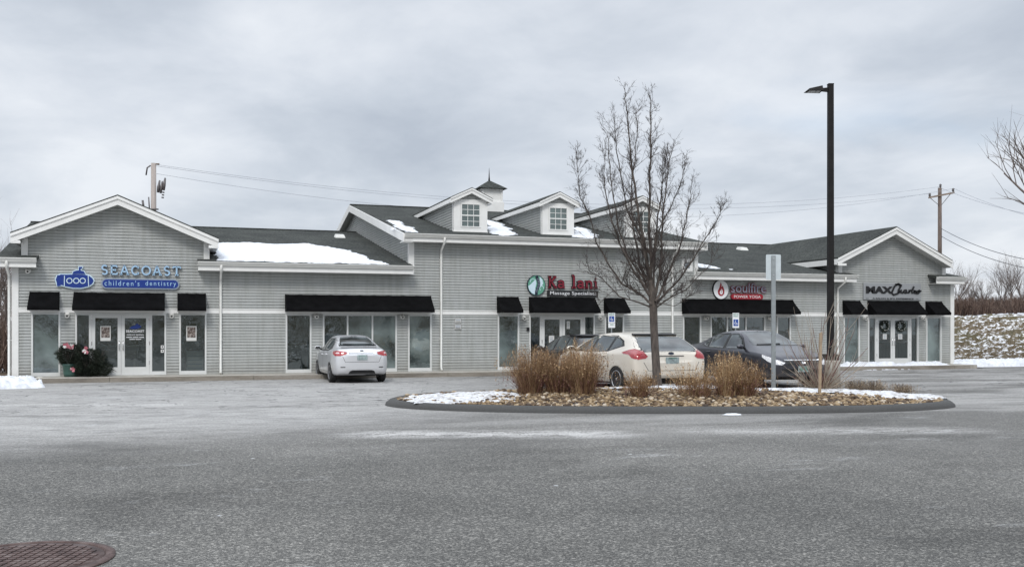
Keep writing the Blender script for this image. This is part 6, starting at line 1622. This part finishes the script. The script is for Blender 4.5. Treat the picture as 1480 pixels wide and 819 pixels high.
cb = nn('ShaderNodeCombineXYZ'); L_.new(cx_, cb.inputs[0]); L_.new(cy_, cb.inputs[1])
def wnoise(scale, detail, rough, dist=0, off=0):
    mp = nn('ShaderNodeMapping'); mp.inputs['Location'].default_value = (off, off * 1.7, 0); mp.inputs['Scale'].default_value = (1, .85, 1); L_.new(cb.outputs[0], mp.inputs['Vector'])
    n = nn('ShaderNodeTexNoise'); n.inputs['Scale'].default_value = scale; n.inputs['Detail'].default_value = detail; n.inputs['Roughness'].default_value = rough; n.inputs['Distortion'].default_value = dist; L_.new(mp.outputs[0], n.inputs['Vector']); return n.outputs['Fac']
n1 = wnoise(.85, 6, .50, .3, 5.1); n2 = wnoise(2.6, 6, .58, .3, 7.7)
mixn = wm('ADD', wm('MULTIPLY', n1, .72), wm('MULTIPLY', n2, .28))
rp = nn('ShaderNodeValToRGB'); e = rp.color_ramp.elements
cols = [(.36, (.44, .485, .555)), (.45, (.54, .585, .65)), (.51, (.63, .67, .73)), (.60, (.76, .79, .835))]
while len(e) < 4: e.new(.5)
for i, (p_, c_) in enumerate(cols): e[i].position = p_; e[i].color = (*c_, 1)
L_.new(mixn, rp.inputs[0])
# overcast dome: brighter towards the zenith, which lies outside the picture
mr = nn('ShaderNodeMapRange', interpolation_type='SMOOTHSTEP'); mr.inputs['From Min'].default_value = .30; mr.inputs['From Max'].default_value = .95; mr.inputs['To Min'].default_value = 1.0; mr.inputs['To Max'].default_value = 2.6; L_.new(sp.outputs['Z'], mr.inputs['Value'])
bg2 = nn('ShaderNodeBackground'); L_.new(rp.outputs['Color'], bg2.inputs['Color']); L_.new(mr.outputs[0], bg2.inputs['Strength'])
# thin blue gaps
gap = nn('ShaderNodeMapRange', interpolation_type='SMOOTHSTEP'); gap.inputs['From Min'].default_value = .58; gap.inputs['From Max'].default_value = .72; gap.inputs['To Min'].default_value = .06; gap.inputs['To Max'].default_value = .45
L_.new(wnoise(.9, 4, .5, .4, 12.3), gap.inputs['Value'])
ms = nn('ShaderNodeMixShader'); L_.new(gap.outputs[0], ms.inputs[0]); L_.new(bg2.outputs[0], ms.inputs[1]); L_.new(bg1.outputs[0], ms.inputs[2])
wo = nn('ShaderNodeOutputWorld'); L_.new(ms.outputs[0], wo.inputs['Surface'])
sl = bpy.data.lights.new('sun', 'SUN'); sl.energy = 1.5; sl.angle = radians(16); sl.color = (1, .97, .93); so = bpy.data.objects.new('sun', sl); COL.objects.link(so)
dv = Vector((sin(SUN_AZ) * cos(SUN_EL), cos(SUN_AZ) * cos(SUN_EL), sin(SUN_EL))); so.rotation_euler = dv.to_track_quat('Z', 'Y').to_euler(); so.location = (0, 0, 30)
cam = bpy.data.cameras.new('camera'); co = bpy.data.objects.new('camera', cam); COL.objects.link(co); scene.camera = co
co.location = (0, 0, CH); co.rotation_euler = (radians(90), 0, -A); cam.sensor_width = 36; cam.lens = FPX / 1480 * 36; cam.shift_y = (HY - 409.5) / 1480; cam.clip_end = 3000; cam.clip_start = .1
scene.view_settings.view_transform = 'Standard'; scene.view_settings.look = 'None'; scene.view_settings.gamma = 1; scene.view_settings.exposure = .18
scene.render.resolution_x = 1024; scene.render.resolution_y = 566
scene.render.engine = 'CYCLES'
